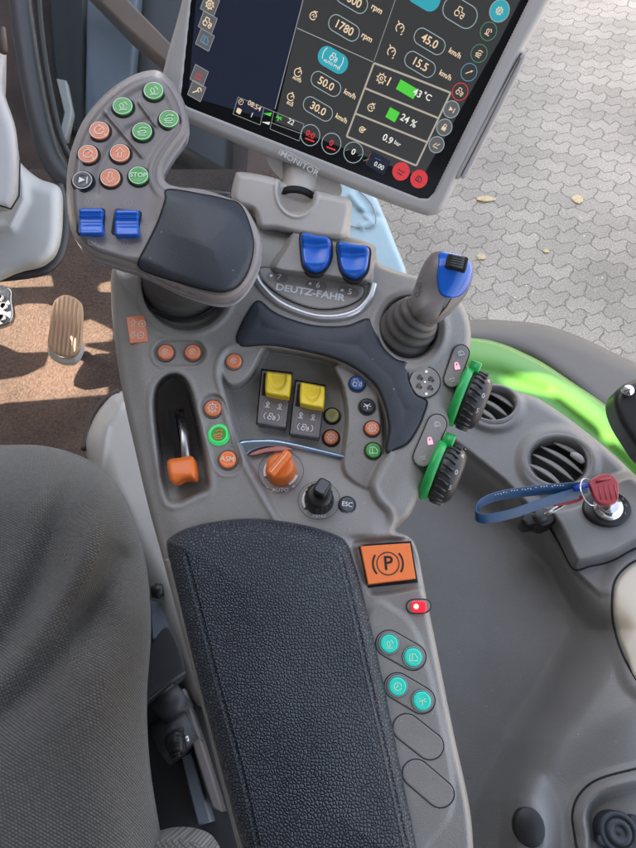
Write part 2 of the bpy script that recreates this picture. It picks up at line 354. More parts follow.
def relief(name, pts, f, hfun, mats, parent, step=1.5, skirt=.02, raw=False, back=None, taper=0, matfun=None, nsp=8, holes=(), arcuv=False):
    poly = np.asarray(pts, float) if raw else spline(pts, nsp)
    x0, y0 = poly.min(0)-step; x1, y1 = poly.max(0)+step
    gx = np.arange(x0, x1+step, step); gy = np.arange(y0, y1+step, step); X, Y = np.meshgrid(gx, gy); sh = X.shape
    D, nx, ny = sdf(X, Y, poly); D = D.reshape(sh); X = X.copy(); Y = Y.copy()
    for hp in holes:
        d2, ax, ay = sdf(X, Y, np.asarray(hp, float)); d2 = -d2.reshape(sh); k = (d2 < D); D = np.where(k, d2, D)
        nx = np.where(k.ravel(), ax, nx); ny = np.where(k.ravel(), ay, ny)
    ok = D > -.5*step
    cell = ok[:-1, :-1] & ok[1:, :-1] & ok[:-1, 1:] & ok[1:, 1:]
    cnt = np.zeros(sh, int)
    for a in (0, 1):
        for b in (0, 1): cnt[a:sh[0]-1+a, b:sh[1]-1+b] += cell
    bd = (cnt > 0) & (cnt < 4); NX = nx.reshape(sh); NY = ny.reshape(sh)
    X[bd] = NX[bd]; Y[bd] = NY[bd]; D[bd] = 0
    used = cnt > 0; idx = -np.ones(sh, int); idx[used] = np.arange(used.sum())
    x = X[used]; y = Y[used]; d = np.maximum(D[used], 0)
    H = hfun(x, y, d) if callable(hfun) else np.full(x.shape, hfun)
    V = f.pix(x, y, H); r, c = np.nonzero(cell)
    q = np.stack([idx[r, c], idx[r+1, c], idx[r+1, c+1], idx[r, c+1]], 1)
    mb = MB(); mb.add(V, q.tolist())
    if matfun is not None:
        fx = x[q].mean(1); fy = y[q].mean(1); mb.m = [int(k) for k in matfun(fx, fy, d[q].mean(1))]
    # boundary edges
    e = {}
    for fa in q:
        for i in range(4):
            a, b = int(fa[i]), int(fa[(i+1) % 4]); e[(a, b)] = 1
    be = [(a, b) for (a, b) in e if (b, a) not in e]
    bv = sorted({a for ab in be for a in ab}); mp = {a: i for i, a in enumerate(bv)}; n0 = len(V); nb = len(bv)
    allv = [V]
    if back is not None:    # closed rounded solid
        Vb = V-f.n*0; k = back(x, y, d); Vb = V - f.n*(k[:, None])
        allv.append(Vb); mb.v = [np.concatenate(allv)]; mb.k = 2*n0
        mb.f += [tuple(int(t)+n0 for t in fa[::-1]) for fa in q]; mb.m += [0]*len(q); mb.flat += [False]*len(q)
        for a, b in be: mb.f.append((b, a, a+n0, b+n0)); mb.m.append(0); mb.flat.append(False)
    elif skirt:
        Vs = V[bv]-f.n*skirt; cc = V.mean(0)-f.n*skirt; Vs = Vs+(cc-Vs)*taper; mb.v = [np.concatenate([V, Vs])]; mb.k = n0+nb
        for a, b in be: mb.f.append((b, a, n0+mp[a], n0+mp[b])); mb.m.append(0); mb.flat.append(False)
    allV = np.concatenate(mb.v); p = allV-f.o; mb.uv = np.stack([p@f.u, p@f.v], 1)
    if arcuv:
        ox = NX[used]-x; oy = -(NY[used]-y); l = np.hypot(ox, oy)+1e-6; l0 = d < .01
        kx = np.where(l0, 0, ox/l); ky = np.where(l0, 0, oy/l); dr_ = np.maximum(-H, 0)*(d < 80)
        mb.uv[:len(x), 0] += dr_*kx; mb.uv[:len(x), 1] += dr_*ky
    return mb.build(name, mats, parent)

# ------------------------------------------------------------------ icons (unit square strokes)
ICON = {
 'gear': ([circ(.42, 20), circ(.16, 12)]+[[(math.cos(a)*.42, math.sin(a)*.42), (math.cos(a)*.62, math.sin(a)*.62)] for a in [k*math.pi/4 for k in range(8)]], []),
 'gauge': ([circ(.48, 22), [(0, 0), (.25, .3)], [(-.12, .62), (.12, .62)], [(.45, -.55), (.62, -.4), (.62, -.7)]], []),
 'up': ([[(-.18, -.55), (-.18, .05), (-.45, .05), (0, .6), (.45, .05), (.18, .05), (.18, -.55), (-.18, -.55)]], []),
 'down': ([[(-.18, .55), (-.18, -.05), (-.45, -.05), (0, -.6), (.45, -.05), (.18, -.05), (.18, .55), (-.18, .55)]], []),
 'play': ([[(.5, -.4), (.5, .4)]], [[(-.35, -.35), (-.35, .35), (.3, 0)]]),
 'stick': ([[(-.2, -.35), (-.3, .1), (-.15, .3), (.05, .2), (.1, -.3), (-.2, -.35)], [(-.4, -.5), (.4, -.5)], [(.15, .45), (.35, .3), (.45, .05)]], [[(.38, -.02), (.55, .08), (.4, .2)]]),
 'stick2': ([[(-.45, -.1), (.3, .1), (.4, -.1), (.25, -.25), (-.4, -.28), (-.45, -.1)], [(-.4, -.5), (.4, -.5)], [(-.3, .25), (0, .45), (.3, .4)]], [[(.3, .28), (.5, .38), (.3, .5)]]),
 'tractor': ([circ(.28, 14, -.3, -.2), circ(.18, 12, .4, -.3), [(-.4, .1), (-.4, .5), (.05, .5), (.15, .1), (.55, .08), (.58, -.15)]], []),
 'ring': ([circ(.34, 18), circ(.12, 10)], []),
 'lock': ([[(-.2, .05), (-.2, .35), (-.1, .48), (.1, .48), (.2, .35), (.2, .05)]], [[(-.36, -.5), (.36, -.5), (.36, .08), (-.36, .08)]]),
 'wrench': ([[(-.45, -.45), (.2, .2)], circ(.25, 10, .3, .3, -20, 290)], []),
 'spray': ([[(-.4, .3), (0, 0), (.4, .3)], [(0, 0), (0, -.5)], [(-.5, -.1), (-.2, .0)], [(.5, -.1), (.2, .0)], circ(.1, 8)], []),
 'clock': ([circ(.45, 20), [(0, .3), (0, 0), (-.22, -.12)]], []),
 'cab': ([[(-.5, -.4), (-.4, .4), (.2, .4), (.5, 0), (.5, -.4), (-.5, -.4)], [(-.1, -.4), (-.1, .4)]], []),
 'eng': ([circ(.4, 16, 0, -.08), [(-.15, .42), (.15, .42), (.3, .55)], [(0, .42), (0, .3)], [(-.2, -.1), (0, .1), (.1, -.2), (.25, 0)]], []),
 'cruise': ([circ(.42, 18, 0, 0, -40, 250), [(0, 0), (.2, .25)], [(-.5, .55), (-.2, .2)], [(.35, -.5), (.5, -.35)]], []),
 'bars': ([[(-.4, -.3), (-.1, .2), (.1, -.1), (.45, .35)], [(-.45, -.45), (.45, -.45)]], []),
 'arrowline': ([[(-.4, -.4), (.35, .35)]], [[(.5, .5), (.1, .35), (.35, .1)]]),
 'wave': ([[(-.5, -.1), (-.3, .2), (-.1, -.1), (.1, .2), (.3, -.1), (.5, .2)], [(-.4, -.4), (.4, -.4)]], []),
}
def icon(mb, f, kind, s, w, h, m=0, x=0, y=0):
    st, fl = ICON[kind]
    for p in st: mb.ribbon(f, [(x+a*s, y+b*s) for a, b in p], w, h, m)
    for p in fl: mb.poly(f, [(x+a*s, y+b*s) for a, b in p], h, m)

def button(f0, px, py, rp, h, keymat, ic, parent, ink='ink_cream', ang=0, ringmat='gap_black', txt=None, sc_=1.0, rise=.0022, rimmat=None):
    f = f0.at(px, py, h, ang); r = rp*f0.px(px, py, h)
    mb = MB()
    mats = [keymat, ringmat, rimmat or ringmat]
    mb.lathe(f, [(r*1.20, -.006), (r*1.20, .0003), (r*1.16, .0008), (r*1.06, .0008), (r*1.0, .0002), (r*.98, .0002)], 36, 1, mf=[1, 1, 2, 2, 1])
    mb.lathe(f, [(r*.96, -.001), (r*.96, rise*.7), (r*.90, rise), (r*.78, rise*1.12), (r*.6, rise*1.0), (r*.3, rise*.95), (r*.05, rise*.95)], 36, 0)
    o = mb.build('button', mats, parent)
    g = MB()
    if txt: g.text(f, txt, r*.85*sc_, h=rise*1.25, bold=r*.012)
    else: icon(g, f, ic, r*1.0*sc_, r*.10, rise*1.22)
    g.build('icon', ink, o)
    return o
def pxpoly(f, pts, h=0): # pixel points -> frame uv metres
    p = np.asarray(pts, float); return f.uv(p[:, 0], p[:, 1], h)
def plate(name, f, pts, h0, h1, mats, parent, bev=.0006, smooth=False, mtop=None):
    if smooth: pts = spline(pts, 6)
    mb = MB(); mb.prism(f, pxpoly(f, pts, h1), h0, h1, 0, bev, mtop); return mb.build(name, mats, parent)

# ================================================================== FRAMES
a14 = math.radians(14)
FC = Frame(318, 424, .43, (0, -math.sin(a14), math.cos(a14)))             # console top
FH = Frame(150, 190, .415, cv(.06, .22, -1), cv(.97, .0, .0))              # multifunction handle
FJ = Frame(440, 285, .418, cv(-.12, .15, -1))                              # small joystick head
mdown = cv(-1.146, -1.968, 1); mright = cv(.88, -.474, .0763)
mn = np.cross(mright, -mdown)
FM = Frame(300, 160, .475, mn, mright)                                    # monitor face
FF = Frame(65, 325, 1.396, (0, 0, 1))                                      # cab floor
FS = Frame(540, 520, .64, (-.10, -.02, 1))                                 # right side panel
FG = Frame(540, 360, .86, (.16, .1, 1))                                    # fender
FSe = Frame(70, 650, .50, (0, -.10, 1))                                    # seat

# ================================================================== CONSOLE
con = thing('armrest_console', 'grey tractor armrest console with black leather pad, coloured buttons, orange lever and two yellow switches', 'control console', FC.P(0, 0, -.05))
OUT = [(113, 268), (111, 295), (114, 335), (122, 390), (134, 445), (148, 505), (163, 560), (180, 625), (200, 700), (222, 785), (243, 870), (246, 884),
       (360, 886), (472, 884), (474, 870), (470, 810), (454, 735), (438, 655), (425, 590), (417, 550), (409, 537), (396, 531), (398, 524), (408, 517), (416, 503), (432, 466), (451, 419),
       (465, 372), (471, 338), (466, 311), (453, 293), (430, 280), (400, 272), (380, 264), (376, 254), (372, 244), (330, 232), (290, 226), (262, 214), (235, 214), (190, 240), (150, 263), (128, 273)]
BOWL = spline([(241, 347), (263, 346), (310, 353), (341, 362), (363, 375), (379, 393), (388, 425), (388, 452), (380, 468), (373, 484), (378, 499), (390, 514), (384, 532),
        (345, 545), (300, 545), (280, 522), (262, 492), (244, 458), (231, 425), (224, 395), (219, 370), (226, 352)], 6)
BANK = spline([(334, 367), (345, 364), (363, 376), (377, 394), (383, 434), (383, 470), (371, 488), (352, 480), (343, 464), (347, 420), (343, 388)], 6)
POD = spline([(222, 350), (262, 347), (260, 358), (250, 376), (237, 386), (226, 384), (218, 366)], 6)
SLOT = spline([(152, 398), (157, 382), (169, 373), (182, 375), (191, 387), (198, 412), (204, 440), (209, 472), (209, 490), (196, 497), (178, 505), (165, 500), (158, 465), (153, 425)], 6)
TOWER = spline([(270, 272), (282, 246), (291, 230), (299, 230), (318, 234), (336, 240), (356, 243), (374, 246), (374, 266), (367, 286), (320, 280)], 6)
PREC = spline([(351, 545), (357, 539), (400, 535), (413, 541), (425, 580), (421, 590), (376, 597), (366, 591), (355, 562)], 6)
PLAT = spline([(372, 607), (395, 610), (412, 625), (425, 655), (440, 715), (452, 775), (450, 815), (425, 850), (405, 900), (360, 900), (350, 700)], 6)
STRIPTOP = np.array([(236, 444), (255, 440), (278, 440), (310, 447), (345, 455.5)])
def hcon(x, y, D):
    h = edge(D, 7, .008)
    # left shoulder falls away gently
    h += -.004*ss(1-D/26)*(y < 560)
    # armrest rails
    h += -.004*ss((y-533)/8)*ss((x-340)/20)
    db, _, _ = sdf(x, y, BOWL)
    ys = np.interp(x, STRIPTOP[:, 0], STRIPTOP[:, 1])
    low = -.027
    knob = -.0125+.0115*ss((y-450)/85)
    tr = ss((y-ys)/4)
    bowl = low*(1-tr)+knob*tr
    bk, _, _ = sdf(x, y, BANK); bowl = bowl*(1-ss((bk+3)/5))+(-.006)*ss((bk+3)/5)
    pd, _, _ = sdf(x, y, POD); bowl = bowl*(1-ss((pd+4)/7))+(-.0025)*ss((pd+4)/7)
    h += bowl*ss(db/5.5)
    h += .0012*np.exp(-((db+3)/2.6)**2)                       # rolled rim of the bowl
    sl, _, _ = sdf(x, y, SLOT); h += ss(sl/6)*(-.050+.044*ss((y-430)/78)); h += .0008*np.exp(-((sl+2.5)/2.5)**2)
    dw = 45-np.hypot(x-186, (y-287)*1.02); h += -.013*ss(dw/4)+.0012*np.exp(-((dw+4)/3)**2)
    dj = 30-np.hypot((x-409), (y-328)*.90); h += -.008*ss(dj/4)+.0022*np.exp(-((dj+6)/4.5)**2)
    tw, _, _ = sdf(x, y, TOWER); h += .013*ss(tw/7)
    pr, _, _ = sdf(x, y, PREC); h += -.0032*ss(pr/5)
    pl, _, _ = sdf(x, y, PLAT); h += .0016*ss((pl+4)/8)
    # recessed plates
    for p, q, r, dep in (((166, 353), (193, 353), 13, .0020), ((213, 408), (228, 461), 14, .0018)):
        d = r-dline(x, y, [p, q]); h += -dep*ss(d/1.8)+.0006*np.exp(-((d+1.6)/1.6)**2)
    # long rim next to the pad on the left
    rl = dline(x, y, [(150, 505), (170, 560), (205, 690), (250, 860)]); h += .0035*ss((y-530)/40)*np.exp(-(rl/9)**2)
    return h
body = relief('console_body', OUT, FC, hcon, ['console_plastic'], con, step=1.15, skirt=.055, nsp=6)
mb = MB()    # lower shell under the body
mb.prism(FC, pxpoly(FC, spline([(140, 300), (150, 420), (185, 560), (262, 870), (455, 870), (430, 700), (400, 545), (395, 500), (440, 400), (450, 320), (400, 290), (300, 262)], 5)), -.10, -.052, 0, .004)
mb.build('lower_shell', 'dark_grey', con)

# leather pad
PAD = [(167, 548), (171, 537), (188, 528), (218, 521), (256, 518.5), (300, 524), (334, 534), (347, 543), (354, 562), (366, 605), (385, 690), (403, 780), (420, 866), (418, 880), (335, 884), (252, 880), (243, 850), (224, 780), (198, 680), (178, 598)]
seamL = spline([(186, 556), (200, 610), (220, 690), (243, 775), (266, 880)], 8, False); seamR = spline([(341, 556), (353, 605), (372, 690), (392, 780), (412, 870)], 8, False)
def hpad(x, y, D):
    h = .002+.013*np.sqrt(np.clip(1-np.clip(1-D/24, 0, 1)**2.2, 0, 1))+.004*ss(D/80)
    h -= .0014*np.exp(-(dline(x, y, seamL)/1.5)**2)+.0012*np.exp(-(dline(x, y, seamR)/1.5)**2)
    h -= .003*ss((560-y)/60)*0 + .0012*np.exp(-(dline(x, y, [(190, 556), (250, 549), (340, 558)])/40)**2)
    h += .0006*np.sin(x*.05+y*.021)+.0005*np.sin(y*.045-x*.02)
    return h
pad = relief('armrest_pad', PAD, FC, hpad, ['armrest_leather'], con, step=1.2, skirt=.006)
mb = MB()
for seam in (seamL-np.array([3.2, 0]), seamL+np.array([3.2, 0]), seamR-np.array([3, 0])):
    mb = MB(); s = seam; L_ = np.cumsum(np.r_[0, np.hypot(*np.diff(s, axis=0).T)]); t = 2
    while t < L_[-1]-5 :
        x = np.interp([t, t+3.2], L_, s[:, 0]); y = np.interp([t, t+3.2], L_, s[:, 1])
        poly_ = spline(PAD, 8); D, _, _ = sdf(x, y, poly_); hh = hpad(x, y, D)+.0002
        P = FC.pix(x, y, hh); mb.tube([P[0], (P[0]+P[1])/2+FC.n*.0002, P[1]], .0003, 5); t += 4.8
    mb.build('stitching', 'stitch', pad)

# dark grip arc
GRIP = [(239, 330), (247, 314), (258, 301), (272, 311), (289, 319), (316, 326), (346, 326), (367, 319), (374, 327), (382, 346), (395, 359), (407, 364), (409, 380), (416, 394), (427, 401), (424, 414), (418, 428), (408, 443), (396, 449), (386, 451),
        (389, 426), (380, 393), (364, 374.5), (341, 361), (310, 352), (270, 345), (243, 346), (237, 340)]
gp = spline(GRIP, 5)
def hgrip(x, y, D):
    return .0016+edge(D, 3, .0016)+.0022*np.exp(-((D-12)/12.)**2) - .001*ss((x-380)/40)
relief('grip_pad', gp, FC, hgrip, ['rubber_pad'], con, step=1.2, skirt=.004, raw=True)
mb = MB(); mb.tube([FC.pix(a, b, .0006) for a, b in gp]+[FC.pix(gp[0][0], gp[0][1], .0006)], .0006, 6); mb.build('grip_pad_gap', 'gap_black', con)

# name plate + chrome arc
NP = [(262.5, 267.5), (290, 271), (320, 277), (356, 284), (364, 289), (360, 299), (341, 307.5), (315, 308.5), (288, 299.5), (268, 286), (259, 274)]
npl = relief('name_plate', NP, FC, lambda x, y, D: .0022+edge(D, 2.2, .0010), ['console_plastic'], con, step=1.1, skirt=.003)
mb = MB(); pp = spline(NP, 8); mb.tube([FC.pix(a, b, .0010) for a, b in pp]+[FC.pix(pp[0][0], pp[0][1], .001)], .00045, 6); mb.build('plate_gap', 'gap_black', con)
mb = MB(); fa = FC.at(310, 292.5, .0026, math.radians(-10.5)); mb.text(fa, 'DEUTZ-FAHR', .0072, bold=.00022, sx=1.16); mb.build('lettering', 'ink_grey', npl)
for (x, y, t) in ((279, 277.5, '7'), (318, 285.5, '6'), (350, 292, '5')):
    fa = FC.at(x, y, .0024, math.radians(-10)); mb = MB(); k = FC.px(x, y)
    mb.poly(fa, capsule((-7*k, 0), (4*k, 0), 5.2*k), .0001, 0)
    mb.text(fa, t, 9*k, h=.0003, m=1); mb.poly(fa, circ(1.5*k, 12, -8*k, .5*k), .0003, 1)
    mb.build('switch_number', ['handle_plastic', 'ink_white'], npl)
arc = spline([(256, 276), (262, 287), (281, 304), (311, 316), (337, 317.5), (357, 311), (369, 298), (373.5, 284)], 8, False)
mb = MB(); mb.tube([FC.pix(a, b, .0006) for a, b in arc], .0028, 12, squash=(1, 1)); mb.build('chrome_arc', 'satin_silver', con)

# blue rocker pair on the tower
for q in ([(302, 233), (315, 235), (329, 238), (331, 252), (328, 263), (321, 271.5), (311, 272), (304, 265), (301.5, 250)],
          [(339, 242), (353, 244), (368, 247), (368.5, 260), (366, 270), (357, 279), (347, 276.5), (341, 268), (338.5, 255)]):
    q = np.array(q, float); c = q.mean(0)
    relief('rocker_well', spline((q-c)*np.array([1.13, 1.10])+c+np.array([0, 1.6]), 5), FC, .0137, ['gap_black'], con, step=1.2, raw=True, skirt=.003)
    y0, y1 = q[:, 1].min(), q[:, 1].max()
    relief('rocker_switch', spline(q, 6), FC, lambda x, y, D: .0195+.005*ss((y0+16-y)/16)-.003*ss((y-y1+10)/10)+edge(D, 3.5, .003)-.0012*np.exp(-(((x-c[0])/8)**2+((y-c[1]-2)/9)**2)), ['blue_plastic'], con, step=.9, raw=True, skirt=.007)

# buttons on the console
Z = 0
for (x, y) in ((166, 353), (193, 353)): button(FC, x, y, 8.2, -.0018, 'peach_key', 'ring', con, rimmat='handle_plastic')
button(FC, 234, 362, 8, -.0028, 'peach_key', 'ring', con, rimmat='handle_plastic')
button(FC, 213, 409, 8.6, -.0018, 'peach_key', 'gear', con, rimmat='handle_plastic')
button(FC, 219, 435, 9.2, -.0018, 'green_key', 'stick2', con, ink='orange_key', rimmat='green_lit', ringmat='green_lit')
button(FC, 228, 460, 8.8, -.0018, 'orange_key', None, con, txt='ASM', rimmat='handle_plastic', ang=-.1)
button(FC, 357, 384, 7.6, -.006, 'blue_key', 'tractor', con, ink='ink_grey', rimmat='dark_grey')
button(FC, 367, 407, 7.6, -.006, 'black_key', 'spray', con, ink='ink_white', rimmat='dark_grey')
button(FC, 372, 429, 7.6, -.006, 'peach_key', 'gear', con, rimmat='dark_grey')
button(FC, 373, 451, 7.8, -.006, 'green_key', 'cab', con, ink='ink_mint', rimmat='dark_grey')
button(FC, 332, 416, 7.4, -.0266, 'olive_key', 'ring', con, ink='olive_key')
button(FC, 331, 438, 7.6, -.0266, 'peach_key', 'gear', con)
button(FC, 347, 505, 7.6, -.0038, 'grey_key', None, con, txt='ESC', ink='ink_white', ang=-.15, rimmat='dark_grey')
# lit green halo around the middle button
fl = FC.at(219, 435, -.0018); mb = MB(); k = FC.px(219, 435); mb.lathe(fl, [(9.2*k*1.02, .0018), (9.2*k*1.00, .0024), (9.2*k*.84, .0026), (9.2*k*.82, .0024)], 36); 
mb.f.pop(); mb.m.pop(); mb.flat.pop(); mb.build('button_light_ring', 'green_lit', con)

# orange label plate
pl_ = plate('label_plate', FC, [(126, 317), (144, 315), (148, 341), (130, 343.5)], -.006, .0009, ['peach_key'], con)
mb = MB(); fa = FC.at(137, 329, .0011, -.03); k = FC.px(137, 329)
icon(mb, fa, 'up', 6*k, .9*k, 0, x=-4.5*k, y=6.3*k); icon(mb, fa, 'down', 6*k, .9*k, 0, x=-3.3*k, y=-6.3*k)
for yy in (6, -6.5):
    mb.ribbon(fa, circ(3.4*k, 16, 4.3*k, yy*k), .8*k, 0, closed=True); mb.ribbon(fa, [(2.6*k, yy*k), (6*k, yy*k)], .8*k)
mb.ribbon(fa, [(4.3*k, 4.3*k), (4.3*k, 7.7*k)], .8*k)
mb.build('symbols', 'ink_cream', pl_)

# orange hand lever in its slot
def lever():
    o = MB(); pts = [(167, 463), (170, 459), (180, 457.5), (190, 456), (194, 458.5), (196, 468), (195.5, 479), (190, 479), (183, 479.5), (176, 483), (170.5, 482), (168, 474)]
    a = relief('lever_knob', spline(pts, 5), FC, lambda x, y, D: .004+edge(D, 5, .005)+.004*ss((y-455)/20), ['orange_plastic'], con, step=.9, raw=True, skirt=.010)
    mb = MB(); mb.tube([FC.pix(179, 409, -.022), FC.pix(184, 432, -.016), FC.pix(186, 458, -.006)], [.0030, .0030, .003], 12, squash=(1, .5)); mb.build('lever_shaft', 'steel', a)
    s = plate('slot_gap', FC, [(168, 411), (175, 411), (181, 456), (175, 458)], -.032, -.0215, ['gap_black'], con, bev=0)
    mb = MB(); 
    for k in range(9):
        y = 412+k*5.2; x = 178.2+(y-410)*.14; mb.ribbon(FC, [tuple(FC.uv(x-2.2, y, -.0207)), tuple(FC.uv(x+.2, y, -.0207))], .0004, -.0207)
    mb.build('scale_marks', 'ink_grey', s)
    plate('guide_strip', FC, [(176, 410), (181, 409), (188, 458), (183, 459)], -.030, -.0212, ['steel'], con, bev=.0003)
lever()

# yellow switches
for bz, cap, ic in (([(262, 370), (291.5, 373.5), (285.5, 427), (257, 423)], [(266, 371.5), (291.5, 374.5), (289, 397.5), (265, 393.5)], 'tractor'),
                    ([(296, 381), (325, 386), (319, 437.5), (290, 433.5)], [(300.5, 382), (325, 387), (323.5, 408.5), (299.5, 404)], 'tractor')):
    bz = np.array(bz); c = bz.mean(0)
    sw = plate('switch_bezel', FC, bz, -.032, -.0175, ['handle_plastic', 'gap_black'], con, bev=.0006)
    plate('switch_gap', FC, (bz-c)*np.array([1.06, 1.05])+c, -.032, -.0265, ['gap_black'], sw, bev=0)
    e1 = bz[0]*.52+bz[3]*.48; e2 = bz[1]*.52+bz[2]*.48
    plate('switch_shaft', FC, [bz[0]+(2, 3), bz[1]+(-1.5, 2.5), e2+(-1.5, -.5), e1+(2, -.5)], -.018, -.0169, ['gap_black'], sw, bev=0)
    capc = np.array(cap).mean(0); ca = spline(np.array([p for i in range(4) for p in (np.array(cap[i])*.88+np.array(cap[i-1])*.12, np.array(cap[i])*.88+np.array(cap[(i+1) % 4])*.12)]), 4)
    relief('switch_cap', ca, FC, lambda x, y, D: -.0100+edge(D, 2.5, .002)-.0022*ss((1-np.hypot((x-capc[0])/9, (y-capc[1]+7)/14))/.22)+.002*ss((y-capc[1])/12), ['yellow_plastic'], sw, step=.8, raw=True, skirt=.008)
    fa = FC.at(*(e1*.45+e2*.45+bz[2]*.05+bz[3]*.05+np.array([0, 2])), -.0172, math.radians(-10)); k = FC.px(*c); mb = MB()
    fb = FC.at(*((e1+e2+bz[2]+bz[3])/4), -.0172, math.radians(-9))
    mb.ribbon(fb, rrect(21*k, 24*k, 1.5*k), .5*k, closed=True, m=1)
    icon(mb, fb, 'up', 4.2*k, .9*k, .0001, x=-6.5*k, y=7*k); icon(mb, fb, 'up', 4.2*k, .9*k, .0001, x=6.5*k, y=7*k)
    mb.ribbon(fb, [(-9*k, 3.4*k), (-4*k, 3.4*k)], .8*k, .0001); mb.ribbon(fb, [(4*k, 3.4*k), (9*k, 3.4*k)], .8*k, .0001)
    icon(mb, fb, ic, 6.5*k, .9*k, .0001, y=-6*k); mb.ribbon(fb, circ(4*k, 10, -4*k, -6*k, 120, 240), .7*k, .0001); mb.ribbon(fb, circ(4*k, 10, 4*k, -6*k, -60, 60), .7*k, .0001)
    mb.build('symbols', ['ink_white', 'ink_dim'], sw)

# blue and red swoosh strip
sw = [(240, 441), (262, 439), (280, 440), (310, 446.5), (344, 455), (343.5, 458.5), (310, 451.5), (290, 447.5), (268, 447), (254, 450.5), (245, 456), (240, 450)]
so = relief('accent_strip', spline(sw, 5), FC, lambda x, y, D: -.0092+edge(D, 2.5, .0012), ['satin_blue'], con, step=.9, raw=True, skirt=.008)
mb = MB(); mb.prism(FC, pxpoly(FC, spline([(250, 454), (262, 449), (280, 446.5), (292, 449), (280, 450.5), (266, 452), (254, 455)], 4), -.0090), -.0120, -.0088, 0, .0002); mb.build('red_inlay', 'satin_red', so)

# rotary knobs
def knob(x, y, rp, h, base, ringp, colm, kind):
    hf = lambda yy: float(hcon(np.array([float(x)]), np.array([float(yy)]), np.array([60.]))[0])
    h = hf(y); sl = (hf(y+12)-hf(y-12))/(24*FC.px(x, y)); tf = Frame(x, y, 1, FC.n+FC.v*sl, FC.u); tf.o = FC.pix(x, y, h)
    kf = Frame(x, y, 1, FC.n+FC.v*sl*.4, FC.u); kf.o = tf.o; f = tf.up(.0012); k = FC.px(x, y, h); mb = MB()
    n = .12 if kind == 'o' else .1
    mb.ribbon(f, circ(ringp*k, 48), .5*k, .0004, closed=True); o2 = mb
    if kind == 'o':
        mb.ribbon(f, circ(15.6*k, 24, 0, 0, 100, 200), 3.5*k, .0004, m=1); mb.ribbon(f, circ(15.6*k, 12, 0, 0, -60, -15), 4*k, .0004, m=1)
        mb.text(f, 'AUTO', 6*k, y=-20.5*k, h=.0004, m=1); mb.text(f, '+', 6*k, x=13*k, y=-17*k, h=.0004, m=1); mb.text(f, '-', 6*k, x=-13*k, y=-17*k, h=.0004, m=1)
    else:
        mb.ribbon(f, circ(15*k, 16, 0, 0, 130, 210), 4*k, .0004, m=1); mb.text(f, 'MENU', 4.6*k, y=-17.5*k, h=.0004, m=1)
    ring = mb.build('dial_marks', ['ink_black', 'ink_white'], None)
    f = kf
    lean = cv(.10, .10, -1)
    mb = MB()
    mb.lathe(f, [(rp*k*1.05, -.004), (rp*k*1.05, .003), (rp*k, .0045), (rp*k*.93, .013), (rp*k*.86, .0150), (rp*k*.6, .0156), (rp*k*.05, .0156)], 40)
    if kind == 'o':   # raised finger grip bar
        g = f.at(x, y, 0, math.radians(55)) if False else f
        c, s_ = math.cos(math.radians(52)), math.sin(math.radians(52))
        q = Frame.__new__(Frame); q.o = f.o; q.n = f.n; q.u = f.u*c+f.v*s_; q.v = -f.u*s_+f.v*c
        mb.prism(q, rrect(rp*2.05*k, 9.5*k, 3*k), .010, .0215, 0, .0016)
        mb.prism(q, rrect(rp*1.7*k, .7*k, .2*k), .021, .0217, 1, 0)
    else:
        c, s_ = math.cos(math.radians(60)), math.sin(math.radians(60))
        q = Frame.__new__(Frame); q.o = f.o+f.u*3*k+f.v*4*k; q.n = f.n; q.u = f.u*c+f.v*s_; q.v = -f.u*s_+f.v*c
        mb.prism(q, rrect(17*k, 14*k, 4*k), .012, .024, 0, .0016)
        mb.prism(q, rrect(13*k, 9*k, 2*k), .0235, .0245, 1, .0003)
        for i in range(18):
            a = 2*math.pi*i/18; r = rp*k*.99
            mb.tube([f.P(r*math.cos(a), r*math.sin(a), .003), f.P(r*.95*math.cos(a), r*.95*math.sin(a), .0125)], .0006, 6)
    o = mb.build('rotary_knob', [colm, 'ink_cream' if kind == 'o' else 'grey_key'], con)
    ring.parent = o; ring.location = Vector(ring['_loc'])-Vector(o['_loc'])
knob(281, 472, 14.5, -.0102, 0, 22.5, 'orange_plastic', 'o')
knob(319, 501, 14, -.0046, 0, 21, 'black', 'b')

# direction disc and lock plates on right wing
def inset(name, pts, f, h, parent=con, matn='console_plastic'):
    o = relief(name, pts, f, lambda x, y, D: h+edge(D, 1.6, .0004), [matn], parent, step=1.0, raw=True, skirt=.002)
    mb = MB(); mb.tube([f.pix(a, b, h-.0002) for a, b in pts]+[f.pix(pts[0][0], pts[0][1], h-.0002)], .00032, 6); mb.build('outline_gap', 'gap_black', o)
    return o
d = inset('direction_disc', np.array(circ(15.5, 40, 425, 382)), FC, .0010)
mb = MB(); f = FC.at(425, 382, .0013, -.35); k = FC.px(425, 382)
for sx, sy, kd in ((-6, 3, 'tractor'), (5, 5, 'tractor'), (-4, -6, 'tractor'), (7, -4, 'tractor')): icon(mb, f, kd, 4.6*k, .8*k, .0001, x=sx*k, y=sy*k)
mb.poly(f, circ(1.2*k, 12, -2*k, 11*k), .0002, 1); mb.poly(f, circ(1.2*k, 12, 5*k, -11.5*k), .0002, 1); mb.poly(f, circ(.9*k, 12, 0, 0), .0002, 1)
mb.build('symbols', ['ink_black', 'led_white'], d)
